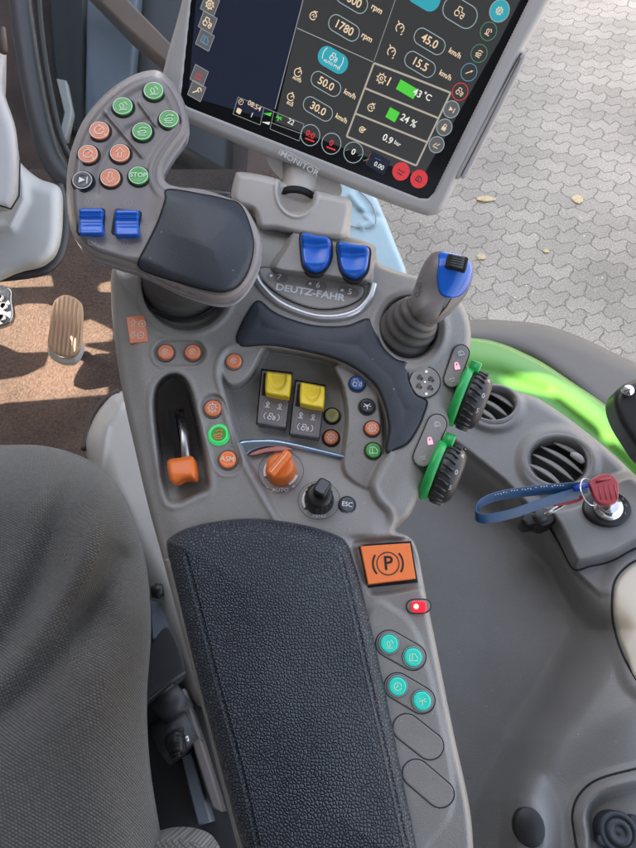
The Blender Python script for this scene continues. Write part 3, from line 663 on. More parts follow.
for p, q, r, lk in (((461, 353), (452, 379), 8.5, (457, 366)), ((437, 424), (423, 457), 10, (430, 441))):
    if True:
        h = .0009
        o = inset('lock_plate', np.array(capsule(p, q, r)), FC, h-(.0007 if lk[0] > 440 else 0))
        mb = MB(); k = FC.px(*lk); f = FC.at(*lk, h+.0004, .15); icon(mb, f, 'lock', 7.5*k, 1.5*k, 0)
        mb.build('lock_symbol', 'ink_pink', o)
        for c, kd in ((p, 'cab'), (q, 'wave')):
            mb = MB(); f = FC.at(*c, h+.0004, .3); icon(mb, f, kd, 5.5*k, .8*k, 0); mb.build('symbol', 'ink_grey', o)

# P brake switch, red warning light, teal buttons, blanks
ps = plate('parking_brake_switch', FC, [(360.5, 546), (410, 543), (416, 578.5), (368, 585)], -.006, .0012, ['orange_plastic', 'orange_key'], con, bev=.0009, mtop=1)
plate('switch_gap', FC, [(358.5, 545), (411, 541), (418, 582.5), (367, 588)], -.010, -.0062, ['gap_black'], ps, bev=0)
mb = MB(); f = FC.at(388, 563.5, .0015, math.radians(4)); k = FC.px(388, 563)
mb.ribbon(f, circ(11*k, 40), 1.0*k, 0, closed=True); mb.text(f, 'P', 19*k, x=.3*k, bold=.3*k)
mb.ribbon(f, circ(15*k, 16, 0, 0, 142, 218), 1.9*k); mb.ribbon(f, circ(15*k, 16, 0, 0, -38, 38), 1.9*k); mb.build('brake_symbol', 'ink_black', ps)
o = inset('warning_light', np.array(capsule((413.5, 606.5), (424, 606), 7)), FC, -.0030)
f = FC.at(418.7, 606.8, -.0026); k = FC.px(418, 606)
mb = MB(); mb.prism(f, rrect(14.5*k, 11*k, 3*k), 0, .0022, 0, .0008); mb.prism(FC.at(415.6, 606.5, -.0026), circ(2.6*k, 16), 0, .0027, 1, .0003); mb.build('red_lamp', ['led_red', 'led_hot'], o)
TH = -.0022
for (a, b, ia, ib) in (((389, 643.5), (412.8, 657), 'stick', 'cab'), ((397.4, 686), (421.8, 700.5), 'clock', 'spray')):
    o = inset('button_plate', np.array(capsule(a, b, 13.5)), FC, TH)
    for c, ic in ((a, ia), (b, ib)):
        button(FC, c[0], c[1], 9, TH, 'teal_key', ic, con, ink='ink_mint', rimmat='bezel_plastic', sc_=.9)
for (a, b) in (((406.5, 727.5), (430, 746)), ((416, 773), (440.5, 794))):
    inset('blank_cover', np.array(capsule(a, b, 14)), FC, TH)

# side thumb wheels
for (cx, cy, num, hh) in ((472, 401, '6', -.012), (446, 474, '6', -.012)):
    c = FC.pix(cx, cy, hh); ax = FC.u*.90-FC.v*.40+FC.n*.12; ax /= np.linalg.norm(ax)
    f = Frame.__new__(Frame); f.o = c-ax*.010; f.n = ax; f.u = FC.n-ax*FC.n.dot(ax); f.u /= np.linalg.norm(f.u); f.v = np.cross(f.n, f.u)
    R_ = .0200
    mb = MB(); mb.lathe(f, [(R_*.7, -.002), (R_*1.08, -.0022), (R_*1.12, .0006), (R_*1.08, .0040), (R_*.7, .0045)], 56)
    c2, s2 = math.cos(math.radians(55)), math.sin(math.radians(55))
    q = Frame.__new__(Frame); q.o = f.o; q.n = f.n; dr = f.u*math.cos(1.03)-f.v*math.sin(1.03); q.u = dr; q.v = np.cross(q.n, q.u)
    mb.prism(q, [(R_*.9, -.006), (R_*1.34, -.0035), (R_*1.34, .0035), (R_*.9, .006)], .0, .0075, 0, .0012)
    wh = mb.build('thumb_wheel', 'dial_green', con)
    mb = MB(); mb.lathe(f, [(R_*.95, .004), (R_*1.02, .0055), (R_*1.05, .009), (R_*1.02, .012), (R_*.93, .0165), (R_*.78, .0190), (R_*.5, .0198), (R_*.1, .0198)], 64)
    for i in range(26):
        a = 2*math.pi*i/26; d1 = f.u*math.cos(a)+f.v*math.sin(a); d2 = f.u*math.cos(a+.09)+f.v*math.sin(a+.09)
        mb.tube([f.o+d1*R_*1.03+f.n*.006, f.o+d1*R_*1.055+f.n*.009, f.o+d2*R_*1.04+f.n*.014], .0009, 6)
    tr = mb.build('wheel_tyre', 'tyre_black', wh)
    for i, a in enumerate((.1, .62, -.55, -1.1)):
        dr = f.u*math.cos(a)+f.v*math.sin(a); q = Frame.__new__(Frame); q.n = (dr+f.n*.55); q.n /= np.linalg.norm(q.n); q.o = f.o+dr*R_*1.01+f.n*.0158
        q.u = f.n-q.n*f.n.dot(q.n); q.u /= np.linalg.norm(q.u); q.v = np.cross(q.n, q.u)
        mb = MB(); mb.text(q, '0561'[i], .0048, h=.0006); mb.build('number', 'ink_grey', tr)

# ================================================================== MULTIFUNCTION HANDLE
han = thing('multifunction_handle', 'large curved grey drive handle with green and orange buttons and two blue rockers', 'control lever', FC.pix(186, 288, 0))
HO = [(153, 70), (167, 76), (179, 91), (187, 112), (187, 131), (174, 150), (163.5, 168), (165, 181), (178, 187), (200, 189), (224, 196), (244, 206), (257, 228), (262.5, 247), (258, 269), (247, 288), (233, 299), (214, 301), (181, 291), (140, 272), (112, 263), (92, 256), (77, 243), (69, 222), (66.5, 195), (67.5, 170), (72, 147), (84, 119), (104, 95), (129, 77)]
hop = spline(HO, 8)
def hhan(x, y, D):
    h = .016*(np.sqrt(np.clip(1-np.clip(1-D/16, 0, 1)**2, 0, 1))-1)
    h += .010*ss((x-150)/60)*ss((y-170)/40)*np.sqrt(np.clip(D/50, 0, 1))      # palm swell
    h += -.0025*ss((D-8)/10)*(1-ss((x-150+(y-180)*.35)/25))                     # sunken keypad
    for a, b in (((105.5, 112.5), (141.5, 155.5)), ((139.5, 103), (155.5, 125))):
        h += .0022*np.exp(-(dline(x, y, [a, b])/1.7)**2)
    g = dline(x, y, [(152, 118), (128, 130), (108, 150), (98, 172), (96, 192)]); h += -.0009*np.exp(-(g/4)**2)
    return h
def kpm(x, y, D): return np.where((D > 5.0) | ((y > 240) & (x < 225)), 0, 1)
relief('handle_body', hop, FH, hhan, ['handle_rim'], han, step=1.1, raw=True, back=lambda x, y, D: .006+.020*np.sqrt(np.clip(D/18, 0, 1)))
t_ = np.roll(hop, -1, 0)-np.roll(hop, 1, 0); t_ /= np.linalg.norm(t_, axis=1)[:, None]; nn_ = np.stack([-t_[:, 1], t_[:, 0]], 1)
ins_ = hop+nn_*5.5
if sdf(ins_[:1, 0], ins_[:1, 1], hop)[0][0] < 0: ins_ = hop-nn_*5.5
def hface(x, y, D):
    Dh, _, _ = sdf(x, y, hop); return hhan(x, y, np.maximum(Dh, 0))+.0002+edge(D, 1.5, .0003)
relief('keypad_face', ins_, FH, hface, ['handle_plastic'], han, step=1.1, raw=True, skirt=.002)
HP = [(168, 189.5), (200, 194), (224, 199), (240, 205), (250, 226), (253.5, 247), (248.5, 270), (238, 286), (222, 292), (200, 288.5), (181, 283), (152, 274), (140, 268), (139, 260), (147, 244), (158, 221), (165, 200)]
hpp = spline(HP, 6)
def hpadf(x, y, D):
    Dh, _, _ = sdf(x, y, hop); return hhan(x, y, np.maximum(Dh, 0))+.0010+edge(D, 2.5, .0009)
relief('palm_pad', hpp, FH, hpadf, ['rubber_pad'], han, step=1.2, raw=True, skirt=.003)
mb = MB(); D, _, _ = sdf(hpp[:, 0], hpp[:, 1], hop); hh = hhan(hpp[:, 0], hpp[:, 1], np.maximum(D, 0)); P = FH.pix(hpp[:, 0], hpp[:, 1], hh+.0002); mb.tube(list(P)+[P[0]], .00055, 6); mb.build('pad_gap', 'gap_black', han)
def hh_at(x, y):
    D, _, _ = sdf(np.array([float(x)]), np.array([float(y)]), hop); return float(hhan(np.array([float(x)]), np.array([float(y)]), np.maximum(D, 0))[0])
HB = [(154, 92.5, 'green_key', 'stick', None, 'ink_mint'), (123.3, 107.8, 'green_key', 'stick', None, 'ink_mint'), (169.3, 120.6, 'green_key', 'stick2', None, 'ink_mint'), (142.7, 133, 'green_key', 'stick2', None, 'ink_mint'),
      (139, 177, 'green_key', None, 'STOP', 'ink_mint'), (100, 132, 'peach_key', 'gauge', None, 'ink_cream'), (88.7, 155.5, 'peach_key', 'gauge', None, 'ink_cream'),
      (120.6, 154.5, 'peach_key', 'up', None, 'ink_cream'), (111, 179, 'peach_key', 'down', None, 'ink_cream'), (83.2, 181.8, 'black_key', 'play', None, 'ink_white')]
for (x, y, m, ic, tx, ink) in HB:
    o = button(FH, x, y, 9.9, hh_at(x, y)+.0002, m, ic, han, ink=ink, txt=tx, sc_=.82 if tx else .95, ang=.15 if ic == 'stick' else 0, rise=.0018)
    mb = MB(); f = FH.at(x, y, hh_at(x, y)+.0002); k = FH.px(x, y); mb.ribbon(f, circ(9.2*k, 36), .9*k, .0021, closed=True); mb.build('button_edge', ink if m != 'black_key' else 'ink_grey', o)
for (x, y, n) in ((91, 221.5, '1'), (126.8, 223, '2')):
    h = hh_at(x, y); f = FH.at(x, y, h, math.radians(2 if n == '1' else -4)); k = FH.px(x, y); mb = MB()
    mb.prism(f, rrect(28*k, 29.5*k, 4*k), -.004, .0006, 0, .0004); wl = mb.build('rocker_well', 'gap_black', han)
    P = np.array([[(x0, y0) for x0 in np.linspace(x-12.6, x+12.6, 3)] for y0 in (0, 1)])
    rp = [(x+a, y+b) for a, b in rrect(25, 26.5, 3.5)]
    relief('rocker_switch', rp, FH, lambda X, Y, D: h+.0042+edge(D, 3, .0025)+.0022*np.cos((Y-y)/13*math.pi)*-1*.8+.00018*np.cos((Y-y)*1.2), ['blue_plastic'], han, step=.8, raw=True, skirt=.004)
    for (dx, dy) in ((-2.5, -20), (1, 20)) if n == '1' else ((1.5, -20), (-3, 20)):
        hq = hh_at(x+dx, y+dy); f2 = FH.at(x+dx, y+dy, hq+.0003); mb = MB(); mb.ribbon(f2, circ(4*k, 20), .6*k, 0, closed=True); mb.text(f2, n, 6.5*k); mb.build('rocker_number', 'ink_dim', han)
# neck and bellows
mb = MB(); f = FC.at(186, 286, -.013); k = FC.px(186, 286)
pr = [(43*k, -.002), (43.5*k, .004), (40*k, .0075), (39.5*k, .009), (41*k, .011), (37*k, .015), (35.5*k, .018), (36*k, .021), (31*k, .027), (29*k, .034), (27*k, .05)]
mb.lathe(f, pr, 56, sv=.97); mb.build('bellows', 'boot_rubber', han)
mb = MB(); mb.tube([FC.pix(186, 282, .025), FH.pix(190, 262, -.022)], [.018, .020], 24); mb.build('neck', 'handle_plastic', han)
mb = MB(); mb.tube([f.P(44.6*k*math.cos(a), 43.8*k*math.sin(a), .0095) for a in np.linspace(0, 2*math.pi, 60)], .0011, 8); mb.build('boot_gap', 'gap_black', han)

# ================================================================== SMALL JOYSTICK
joy = thing('control_joystick', 'small grey joystick with a blue cap and black thumb roller on a ribbed black boot', 'joystick', FC.pix(409, 328, -.008))
JO = spline([(439, 251), (455, 252.5), (468, 257), (474, 268), (471, 284), (463, 298), (450, 312), (436, 321), (422, 322), (412, 315), (410, 302), (415, 285), (422, 267), (430, 255)], 6)
def hj(x, y, D): return .013*(np.sqrt(np.clip(1-np.clip(1-D/20, 0, 1)**2, 0, 1))-1)+.006*ss((300-y)/45)
relief('joystick_head', JO, FJ, hj, ['handle_plastic'], joy, step=.9, raw=True, back=lambda x, y, D: .004+.024*np.sqrt(np.clip(D/22, 0, 1)))
BC = spline([(440, 251.8), (455, 253), (467, 257.8), (472.5, 268), (470, 283), (462, 295), (451, 298), (441, 294.5), (437, 281), (438, 264)], 6)
def hb(x, y, D):
    d, _, _ = sdf(x, y, JO); return hj(x, y, np.maximum(d, 0))+.0012+edge(D, 2.5, .0012)
bc = relief('blue_cap', BC, FJ, hb, ['blue_plastic'], joy, step=.8, raw=True, skirt=.002)
f = FJ.at(456.5, 263, .0062, math.radians(-14)); k = FJ.px(456, 263); mb = MB()
mb.prism(f, rrect(21*k, 15*k, 3*k), -.004, .0016, 0, .0008); o = mb.build('thumb_roller', 'gap_black', joy)
mb = MB()
for i in range(5): mb.tube([f.P(-7*k, (5-i*2.5)*k, .0022), f.P(7*k, (5-i*2.5)*k, .0022)], .0009, 8)
mb.build('roller_ribs', 'dark_grey', o)
mb = MB(); f = FJ.at(452, 281, .0012, -.1); mb.ribbon(f, [(-3*k, 2*k), (0, 4*k), (3*k, 2*k)], .7*k, .0012); mb.ribbon(f, [(-3*k, -2*k), (3*k, -2*k)], .7*k, .0012); mb.build('symbol', 'blue_dark', bc)
mb = MB(); mb.tube([FJ.pix(a, b, h) for a, b, h in ((451, 298.5, .0002), (446, 307, -.002), (439, 315, -.0055), (434, 320, -.009))], .0005, 6); mb.build('seam', 'gap_black', joy)
f = FJ.at(418, 290, -.004); mb = MB()
for dx, dy in ((1, 4), (3, -1), (-1, -6)): mb.ribbon(f, circ(2.2*k, 12, dx*k, dy*k), .6*k, .0022, closed=True)
mb.build('side_symbols', 'ink_black', joy)
# bellows boot
A = FC.pix(407, 330, -.008); B = FJ.pix(424, 309, -.020); pts = []; rr = []
for i in range(23):
    t = i/22; pts.append(A*(1-t)+B*t+FC.n*.004*math.sin(t*math.pi)); rr.append((.0208*(1-t)+.0115*t)*(1+.055*math.sin(t*math.pi*9.5)))
mb = MB(); mb.tube(pts, rr, 40); mb.build('boot', 'boot_rubber', joy)
mb = MB(); f = FC.at(408, 329, -.0075); k = FC.px(408, 329); mb.lathe(f, [(30*k, -.002), (30*k, .001), (28*k, .0022), (24*k, .0025)], 48, sv=1.1); mb.build('boot_flange', 'black', joy)

# ================================================================== MONITOR
mon = thing('touch_monitor', 'wide touchscreen monitor in a grey bezel showing engine figures, tilted above the console', 'monitor', FM.pix(300, 160, -.03))
MO = [(162, 82), (166, 60), (178, 17), (190, -30), (212, -110), (225, -122), (420, -122), (604, -118), (603, -104), (549, 4), (522, 54), (490, 117), (459, 178), (446, 205), (439, 213), (428, 215.5), (415, 212), (380, 199.5), (300, 168), (254, 150.5), (200, 128), (174, 115), (164, 101)]
mo = np.array(MO, float)
# soften corners by dense spline
mop = spline(mo, 6)
SCR = np.array([(191, 0), (216, -92), (222, -98), (572, -98), (576, -92), (529, 0), (434, 193), (428, 199), (420, 198.5), (188, 107), (182, 102), (181, 95)], float)
def dscr(x, y): d, _, _ = sdf(x, y, SCR); return d
def hmon(x, y, D):
    d = dscr(x, y); return edge(D, 7, .007)-.0018*ss((d+1.5)/1.8)
relief('monitor_housing', mop, FM, hmon, ['bezel_plastic'], mon, step=1.5, raw=True, back=lambda x, y, D: .026+.006*ss(D/30))
scr = plate('screen', FM, SCR, -.0035, -.0014, ['screen_glass'], mon, bev=0)
# grip insert on the right edge
relief('edge_grip', spline([(519, 58), (524, 54), (525, 61), (495, 122), (469, 173), (461, 178), (457, 173), (488, 115)], 5), FM, lambda x, y, D: .0008+edge(D, 2.5, .0012)-.001, ['bezel_plastic'], mon, step=1.2, raw=True, skirt=.02)
for pts in ([(520, 58), (490, 119), (461, 176)],):
    mb = MB(); mb.tube([FM.pix(a, b, .0001) for a, b in pts], .0004, 6); mb.build('grip_gap', 'dark_grey', mon)
mb = MB(); f = FM.at(298.5, 163, .0003); k = FM.px(298, 163); mb.text(f, 'iMONITOR', 8.2*k, bold=.02*k, sx=1.12, m=0); mb.ribbon(f, [(-17*k, 4.6*k), (22*k, 4.6*k)], .45*k, 0, 0); mb.build('lettering', 'ink_white', mon)
SH = -.0012
SM = ['scr_panel', 'scr_navy', 'scr_white', 'scr_cream', 'scr_line', 'scr_tan', 'scr_green', 'scr_teal', 'scr_red', 'scr_rim', 'scr_dimgreen', 'scr_lblue', 'scr_navy', 'scr_tile']
sid = {n.replace('scr_', ''): i for i, n in enumerate(SM)}
sk = FM.px(330, 80)
mp_ = MB()
def pp(pts, m, dh=0): mp_.poly(FM, [tuple(q) for q in pxpoly(FM, pts, SH+dh)], SH+dh, sid[m])
pp([(196, 2), (222, -90), (330, -90), (303, 0), (275, 109), (262, 118), (188, 96)], 'navy')
pp([(303, 0), (330, -90), (566, -90), (500, 40), (422, 178), (275, 122)], 'panel')
mp_.build('display_background', SM, scr)
g = MB()
def T_(t, x, y, s, m='white', dx=0, b=.25): g.text(FM.at(x, y, SH), t, s*sk, h=.0004, m=sid[m], bold=b*sk*.6)
def pill(x, y, w, h, m='line', fill=None, lw=.8):
    f = FM.at(x, y, SH)
    if fill: g.poly(f, rrect(w*sk, h*sk, h*sk*.48), .0002, sid[fill])
    g.ribbon(f, rrect(w*sk, h*sk, h*sk*.48), lw*sk, .0003, sid[m], closed=True)
def L_(pts, m='line', w=.7): g.ribbon(FM, [tuple(q) for q in pxpoly(FM, pts, SH+.0002)], w*sk, SH+.0002, sid[m])
def ring(x, y, r, m='rim', fill=None):
    f = FM.at(x, y, SH)
    if fill: g.poly(f, circ(r*sk, 28), .0002, sid[fill])
    g.ribbon(f, circ(r*sk, 28), .8*sk, .0003, sid[m], closed=True)
def ic(x, y, kd, s=6, m='cream', w=.9): icon(g, FM.at(x, y, SH), kd, s*sk, w*sk, .0004, sid[m])
L_([(330, -90), (303, 0), (275, 109)]); L_([(297, 28), (373, 62)]); L_([(396, -2), (374, 61)], 'line', .5); L_([(425, -92), (396, -2)], 'line', .5)
for (t, x, y) in (('1780', 344, 28), ('50.0', 326, 84), ('30.0', 318, 109), ('45.0', 429.6, 41.5), ('15.5', 420, 64.5), ('1600', 352, 0)):
    pill(x, y, 32, 14, 'rim'); T_(t, x, y, 10, 'cream')
for (x, y) in ((367, 37.5), (377, 9)): T_('rpm', x, y, 7, 'cream')
for (x, y) in ((350, 94.3), (341.5, 118.6), (455, 53.5), (445.5, 75.5)): T_('km/h', x, y, 6.5, 'cream')
ic(313.6, 15.3, 'eng', 8); ic(298, 72.6, 'gauge', 7.5); T_('AUTO', 297, 79.5, 3.4, 'cream'); ic(290.8, 97, 'gauge', 7); T_('ECO', 290, 104, 3.4, 'cream')
ic(400, 28.3, 'cruise', 9); ic(391.5, 52, 'cruise', 9)
pill(333, 60, 31, 17, 'teal', 'teal'); ic(334, 57.5, 'tractor', 6.5, 'white', .8); T_('AUTO PTO', 331.8, 64.5, 3.6, 'white', b=.1)
g.ribbon(FM.at(333, 58, SH), [(a*sk, b*sk) for a, b in circ(10.5, 10, 0, 0, 150, 210)], .7*sk, .0004, sid['white']); g.ribbon(FM.at(333, 58, SH), [(a*sk, b*sk) for a, b in circ(10.5, 10, 0, 0, -30, 30)], .7*sk, .0004, sid['white'])
pill(424, -4, 32, 18, 'teal', 'teal'); pill(460, 12.6, 34, 19, 'rim'); ic(460, 12.6, 'tractor', 8)
L_([(374, 63), (412, 77.5), (450.6, 92.8)], 'tan', 1.8); L_([(450.6, 92.8), (416.3, 165.6)], 'tan', 1.8); L_([(416.3, 165.6), (346.6, 136.4)], 'tan', 1.8); L_([(346.6, 136.4), (374, 63)], 'tan', 1.8)
L_([(364.5, 88), (438.5, 118.2)], 'tan', 1.8); L_([(355.5, 113.5), (427.3, 142.3)], 'tan', 1.8)
ic(381.4, 78.6, 'gear', 8.5); g.ribbon(FM.at(389, 81.5, SH), [(0, -4*sk), (0, 4*sk)], 1.4*sk, .0003, sid['cream'])
g.poly(FM.at(407, 89.3, SH), rrect(20*sk, 9.5*sk, .2*sk), .0002, sid['green']); T_('43', 417.5, 93.4, 9, 'white'); T_('°C', 427, 96.8, 8, 'white')
ic(371.4, 107, 'eng', 8); g.poly(FM.at(392.5, 114.8, SH), rrect(11*sk, 10*sk, .2*sk), .0002, sid['green']); T_('24 %', 408.5, 121, 9, 'white')
ic(362, 129.6, 'ring', 7.5); ic(364, 130, 'arrowline', 4); T_('0.9', 387.7, 139.3, 9, 'white'); T_('bar', 397.5, 143.5, 5.5, 'white', b=.1)
for (x, y, kd, rm) in ((499.4, 11, 'gear', 'teal'), (488.4, 31.4, 'stick', 'dimgreen'), (479, 53.5, 'stick2', 'dimgreen'), (468.9, 72.3, 'arrowline', 'lblue'), (460, 91.8, 'tractor', 'red'), (451.3, 109.4, 'play', 'rim'), (444.3, 127.4, 'lock', 'rim'), (436.5, 144.7, 'bars', 'rim'), (515, -18, 'gear', 'teal')):
    ring(x, y, 9 if rm == 'teal' else 7.6, 'rim' if rm in ('teal',) else rm, 'teal' if rm == 'teal' else 'tile' if rm == 'rim' else None); ic(x, y, kd, 6, 'cream', .8)
for (x, y, t) in ((310.3, 135.2, '0:0'), (331.4, 143.7, '0')): ring(x, y, 10, 'rim'); T_(t, x, y-.5, 8, 'red'); L_([(x-5, y+3), (x+4, y+6.5)], 'red', 1.5)
ring(353.4, 152.5, 10, 'rim'); T_('0', 353.4, 152, 8, 'white'); ic(347, 150, 'arrowline', 3.5, 'dimgreen'); ic(360, 155, 'arrowline', 3.5, 'dimgreen')
g.poly(FM.at(378, 163, SH), rrect(22*sk, 15*sk, 1*sk), .0002, sid['navy']); T_('0.00', 379, 166, 6.5, 'white', b=.1); L_([(375, 158), (381, 160.5)], 'lblue', .8); ic(366, 160, 'arrowline', 5, 'dimgreen'); L_([(371, 153), (366, 163)], 'red', .5)
for (x, y) in ((401, 171.4), (419, 179)): ring(x, y, 8.6, 'red', 'red'); 
ic(401, 171.4, 'wave', 7, 'navy', 1); ic(419, 179, 'cab', 6, 'navy', 1)
T_('08:54', 254.5, 106, 6.8, 'cream', b=.1); ic(241, 102, 'clock', 5.5, 'cream', .6); T_('1', 252, 115.2, 6.5, 'white', b=.1); g.poly(FM.at(239, 111, SH), rrect(5*sk, 5*sk, 1*sk), .0003, sid['cream'])
T_('22', 291, 122, 7, 'white', b=.1); ic(279, 118, 'spray', 6.5, 'green', 1); g.poly(FM.at(267.5, 113.5, SH), [(-4*sk, -2*sk), (4*sk, -1*sk), (4*sk, 3*sk)], .0003, sid['green']); g.poly(FM.at(266, 122, SH), [(-4*sk, -2*sk), (4*sk, -1*sk), (4*sk, 2*sk)], .0003, sid['white'])
for q in ([(238, 97), (304, 124)], [(233, 114), (260, 125)], [(238, 97), (233, 114)], [(264, 107.5), (260, 125)], [(274, 111), (270, 129)], [(304, 124), (299, 141)], [(270, 129), (299, 141)], [(272, 123), (302, 134)]): L_(q, 'line', .45)
for (x, y, kd, m) in ((210, 4.7, 'gear', 'cream'), (207.8, 22.6, 'tractor', 'cream'), (205, 40, 'cab', 'lblue'), (199.3, 75.5, 'bars', 'red'), (196.8, 91, 'wrench', 'cream')):
    g.poly(FM.at(x, y, SH), rrect(15*sk, 15*sk, .5*sk), .0002, sid['tile']); g.ribbon(FM.at(x, y, SH), rrect(15*sk, 15*sk, .5*sk), .5*sk, .0003, sid['line'], closed=True); ic(x, y, kd, 7.5, m, 1.1)
g.build('display_graphics', SM, scr)

# ================================================================== MONITOR BRACKET
br = thing('monitor_bracket', 'beige plastic block and neck carrying the screen at the top of the console', 'bracket', FC.pix(300, 205, 0))
BO = spline([(235, 176), (239, 172), (258, 174), (278, 179), (314, 190), (335, 195), (348, 198), (352, 206), (349, 224), (344, 238), (330, 240), (300, 236), (275, 231), (259, 229), (252, 212), (237, 206), (231, 196)], 6)
def hbr(x, y, D):
    d = np.hypot((x-297)/20, (y-190)/25)
    return .020+edge(D, 7, .010)-.018*ss((1.0-d)/.12)+.001*np.exp(-((d-1.08)/.06)**2)-.00025*(y-175)
relief('bracket_block', BO, FC, hbr, ['light_plastic'], br, step=1.1, raw=True, skirt=.05)
mb = MB(); A = FC.pix(297, 204, -.012); B = FM.pix(302, 172, -.020)
mb.tube([A, A*.7+B*.3, A*.35+B*.65, B], [.0128, .0130, .0142, .0175], 32); mb.build('neck', 'light_plastic', br)
mb = MB(); mb.tube([A+(B-A)*.04, A+(B-A)*.22], [.0150, .0150], 32); mb.build('neck_seal', 'gap_black', br)
f = Frame(306, 178, .500, FM.n*.6+FC.n*.4, mright); mb = MB(); k = f.px(302, 177)
mb.lathe(f, [(22*k, -.006), (34*k, .002), (40*k, .008), (41*k, .012)], 48, sv=.40); mb.build('swivel_plate', 'light_plastic', br)

# ================================================================== SIDE PANEL (right)
sp = thing('side_panel', 'grey moulded cab side panel with round air vents along the right of the console', 'interior panel', FS.P(0, 0, -.05))
V1 = (493, 405); V2 = (558, 462)
PO = np.array([(330, 300), (400, 330), (470, 378), (489, 385), (530, 395), (552, 407), (580, 427), (612, 453), (640, 480), (700, 540), (720, 700), (720, 900), (380, 920), (350, 700), (330, 500)], float)
pop = spline(PO, 6)
KPOD = spline([(545, 508), (575, 500), (600, 482), (640, 470), (700, 480), (700, 530), (640, 544), (612, 558), (578, 567), (570, 560), (556, 530)], 5)
LID = spline([(660, 548), (632, 556), (615, 574), (610, 600), (612, 625), (622, 655), (640, 690), (700, 700), (700, 560)], 5)
TRAY = spline([(700, 752), (640, 768), (600, 779), (581, 793), (573, 812), (575, 836), (586, 900), (700, 900)], 5)
def e2(x, y, c, rx, ry, rot=-.25):
    dx, dy = x-c[0], y-c[1]; a = dx*math.cos(rot)-dy*math.sin(rot); b = dx*math.sin(rot)+dy*math.cos(rot); return np.hypot(a/rx, b/ry)
def hsp(x, y, D):
    h = edge(D, 10, .012)
    # top ridge and stepped flank that runs down left
    rid = dline(x, y, [(430, 392), (470, 420), (520, 427), (560, 420), (600, 440), (660, 500)]); 
    yl = np.interp(x, [380, 436, 470, 505, 545, 575, 600], [392, 425, 450, 478, 520, 568, 590])
    h += (-.014*ss((y-yl)/9)-.048*ss((y-yl-4)/46))*(1-ss((x-np.interp(y, [540, 590, 630, 680, 740, 800, 850], [575, 592, 600, 570, 530, 500, 485])+34)/74))                      # falls into the foot well side
    h += -.012*ss((y-640)/150)
    h += .020*np.exp(-((x-640)/60.)**2)*ss((y-560)/60)
    for c, rx, ry in ((V1, 29, 24), (V2, 38, 33)):
        d = e2(x, y, c, rx, ry); h += .007*ss((1.22-d)/.32)-.024*ss((.80-d)/.14)
    d, _, _ = sdf(x, y, KPOD); h += .024*ss((d+3)/12)
    d, _, _ = sdf(x, y, TRAY); h += .010*ss((d+10)/22)-.0215*ss((d-11)/9)-.002*np.exp(-(d/1.5)**2)
    d, _, _ = sdf(x, y, LID); h += .006*ss((d+14)/16)
    # bump round the black plug
    d = np.hypot((x-531)/30, (y-835)/62); h += .018*ss((1.1-d)/.7)
    # soft crease lines
    c = dline(x, y, [(636, 562), (600, 600), (575, 660), (560, 700)]); h += .003*np.exp(-(c/14)**2)
    c = dline(x, y, [(480, 848), (540, 760), (600, 725), (660, 700)]); h += .008*np.exp(-(c/26)**2)
    return h
def hs_(x, y): return float(hsp(np.array([float(x)]), np.array([float(y)]), np.array([100.]))[0])
relief('panel_body', pop, FS, hsp, ['panel_plastic'], sp, step=1.6, raw=True, skirt=.03)
mb = MB(); mb.tube([FS.pix(a, b, hs_(a, b)) for a, b in spline([(545, 520), (560, 545), (574, 569), (590, 566), (612, 561), (640, 547), (690, 535)], 5, False)], .0012, 6); mb.build('pod_gap', 'gap_black', sp)
def vent(c, rx, ry, n, tab):
    v = None; h = .003
    f = FS.at(c[0], c[1], h, math.radians(8)); k = FS.px(*c, h)
    mb = MB(); mb.lathe(f, [(rx*k*.80, -.025), (rx*k*.80, .003), (rx*k*.84, .0052), (rx*k*.90, .0055), (rx*k*1.0, .003)], 56, sv=ry/rx)
    mb.f.pop(); mb.m.pop(); mb.flat.pop(); v = mb.build('air_vent', 'panel_plastic', sp)
    mb = MB(); mb.prism(f, [(a, b*ry/rx) for a, b in circ(rx*k*.80, 40)], -.025, -.014, 0, 0); mb.build('vent_cavity', 'gap_black', v)
    ca, sa = math.cos(math.radians(-54)), math.sin(math.radians(-54))
    g_ = Frame.__new__(Frame); g_.o = f.o; g_.n = f.n; g_.u = f.u*ca+f.v*sa; g_.v = -f.u*sa+f.v*ca
    R_ = rx*k*.79
    for i in range(n):
        yy = (i-(n-1)/2)*R_*1.75/n; half = math.sqrt(max(R_*R_-yy*yy, 0))*.93*(.95 if i % 2 else 1); mb = MB()
        P = [g_.P(-half+2*half*t, yy+R_*.10*math.sin(t*math.pi), -.004) for t in np.linspace(0, 1, 11)]
        P = [p-f.v*((p-f.o).dot(f.v))*(1-ry/rx) for p in P]
        rr = [.0022*math.sqrt(max(math.sin(math.pi*min(max(t, .03), .97)), .1)) for t in np.linspace(0, 1, 11)]
        mb.tube(P, rr, 10, squash=(1.6, .8)); mb.build('vent_slat', 'console_plastic', v)
    if tab:
        P = [g_.P(R_*.12+R_*.5*t, R_*.52+R_*.06*math.sin(t*3.14), .001) for t in np.linspace(0, 1, 6)]; mb = MB(); mb.tube(P, [.002, .0035, .004, .004, .0035, .002], 10); mb.build('vent_tab', 'bezel_plastic', v)
vent(V1, 27, 23, 3, False); vent(V2, 37, 32, 4, True)
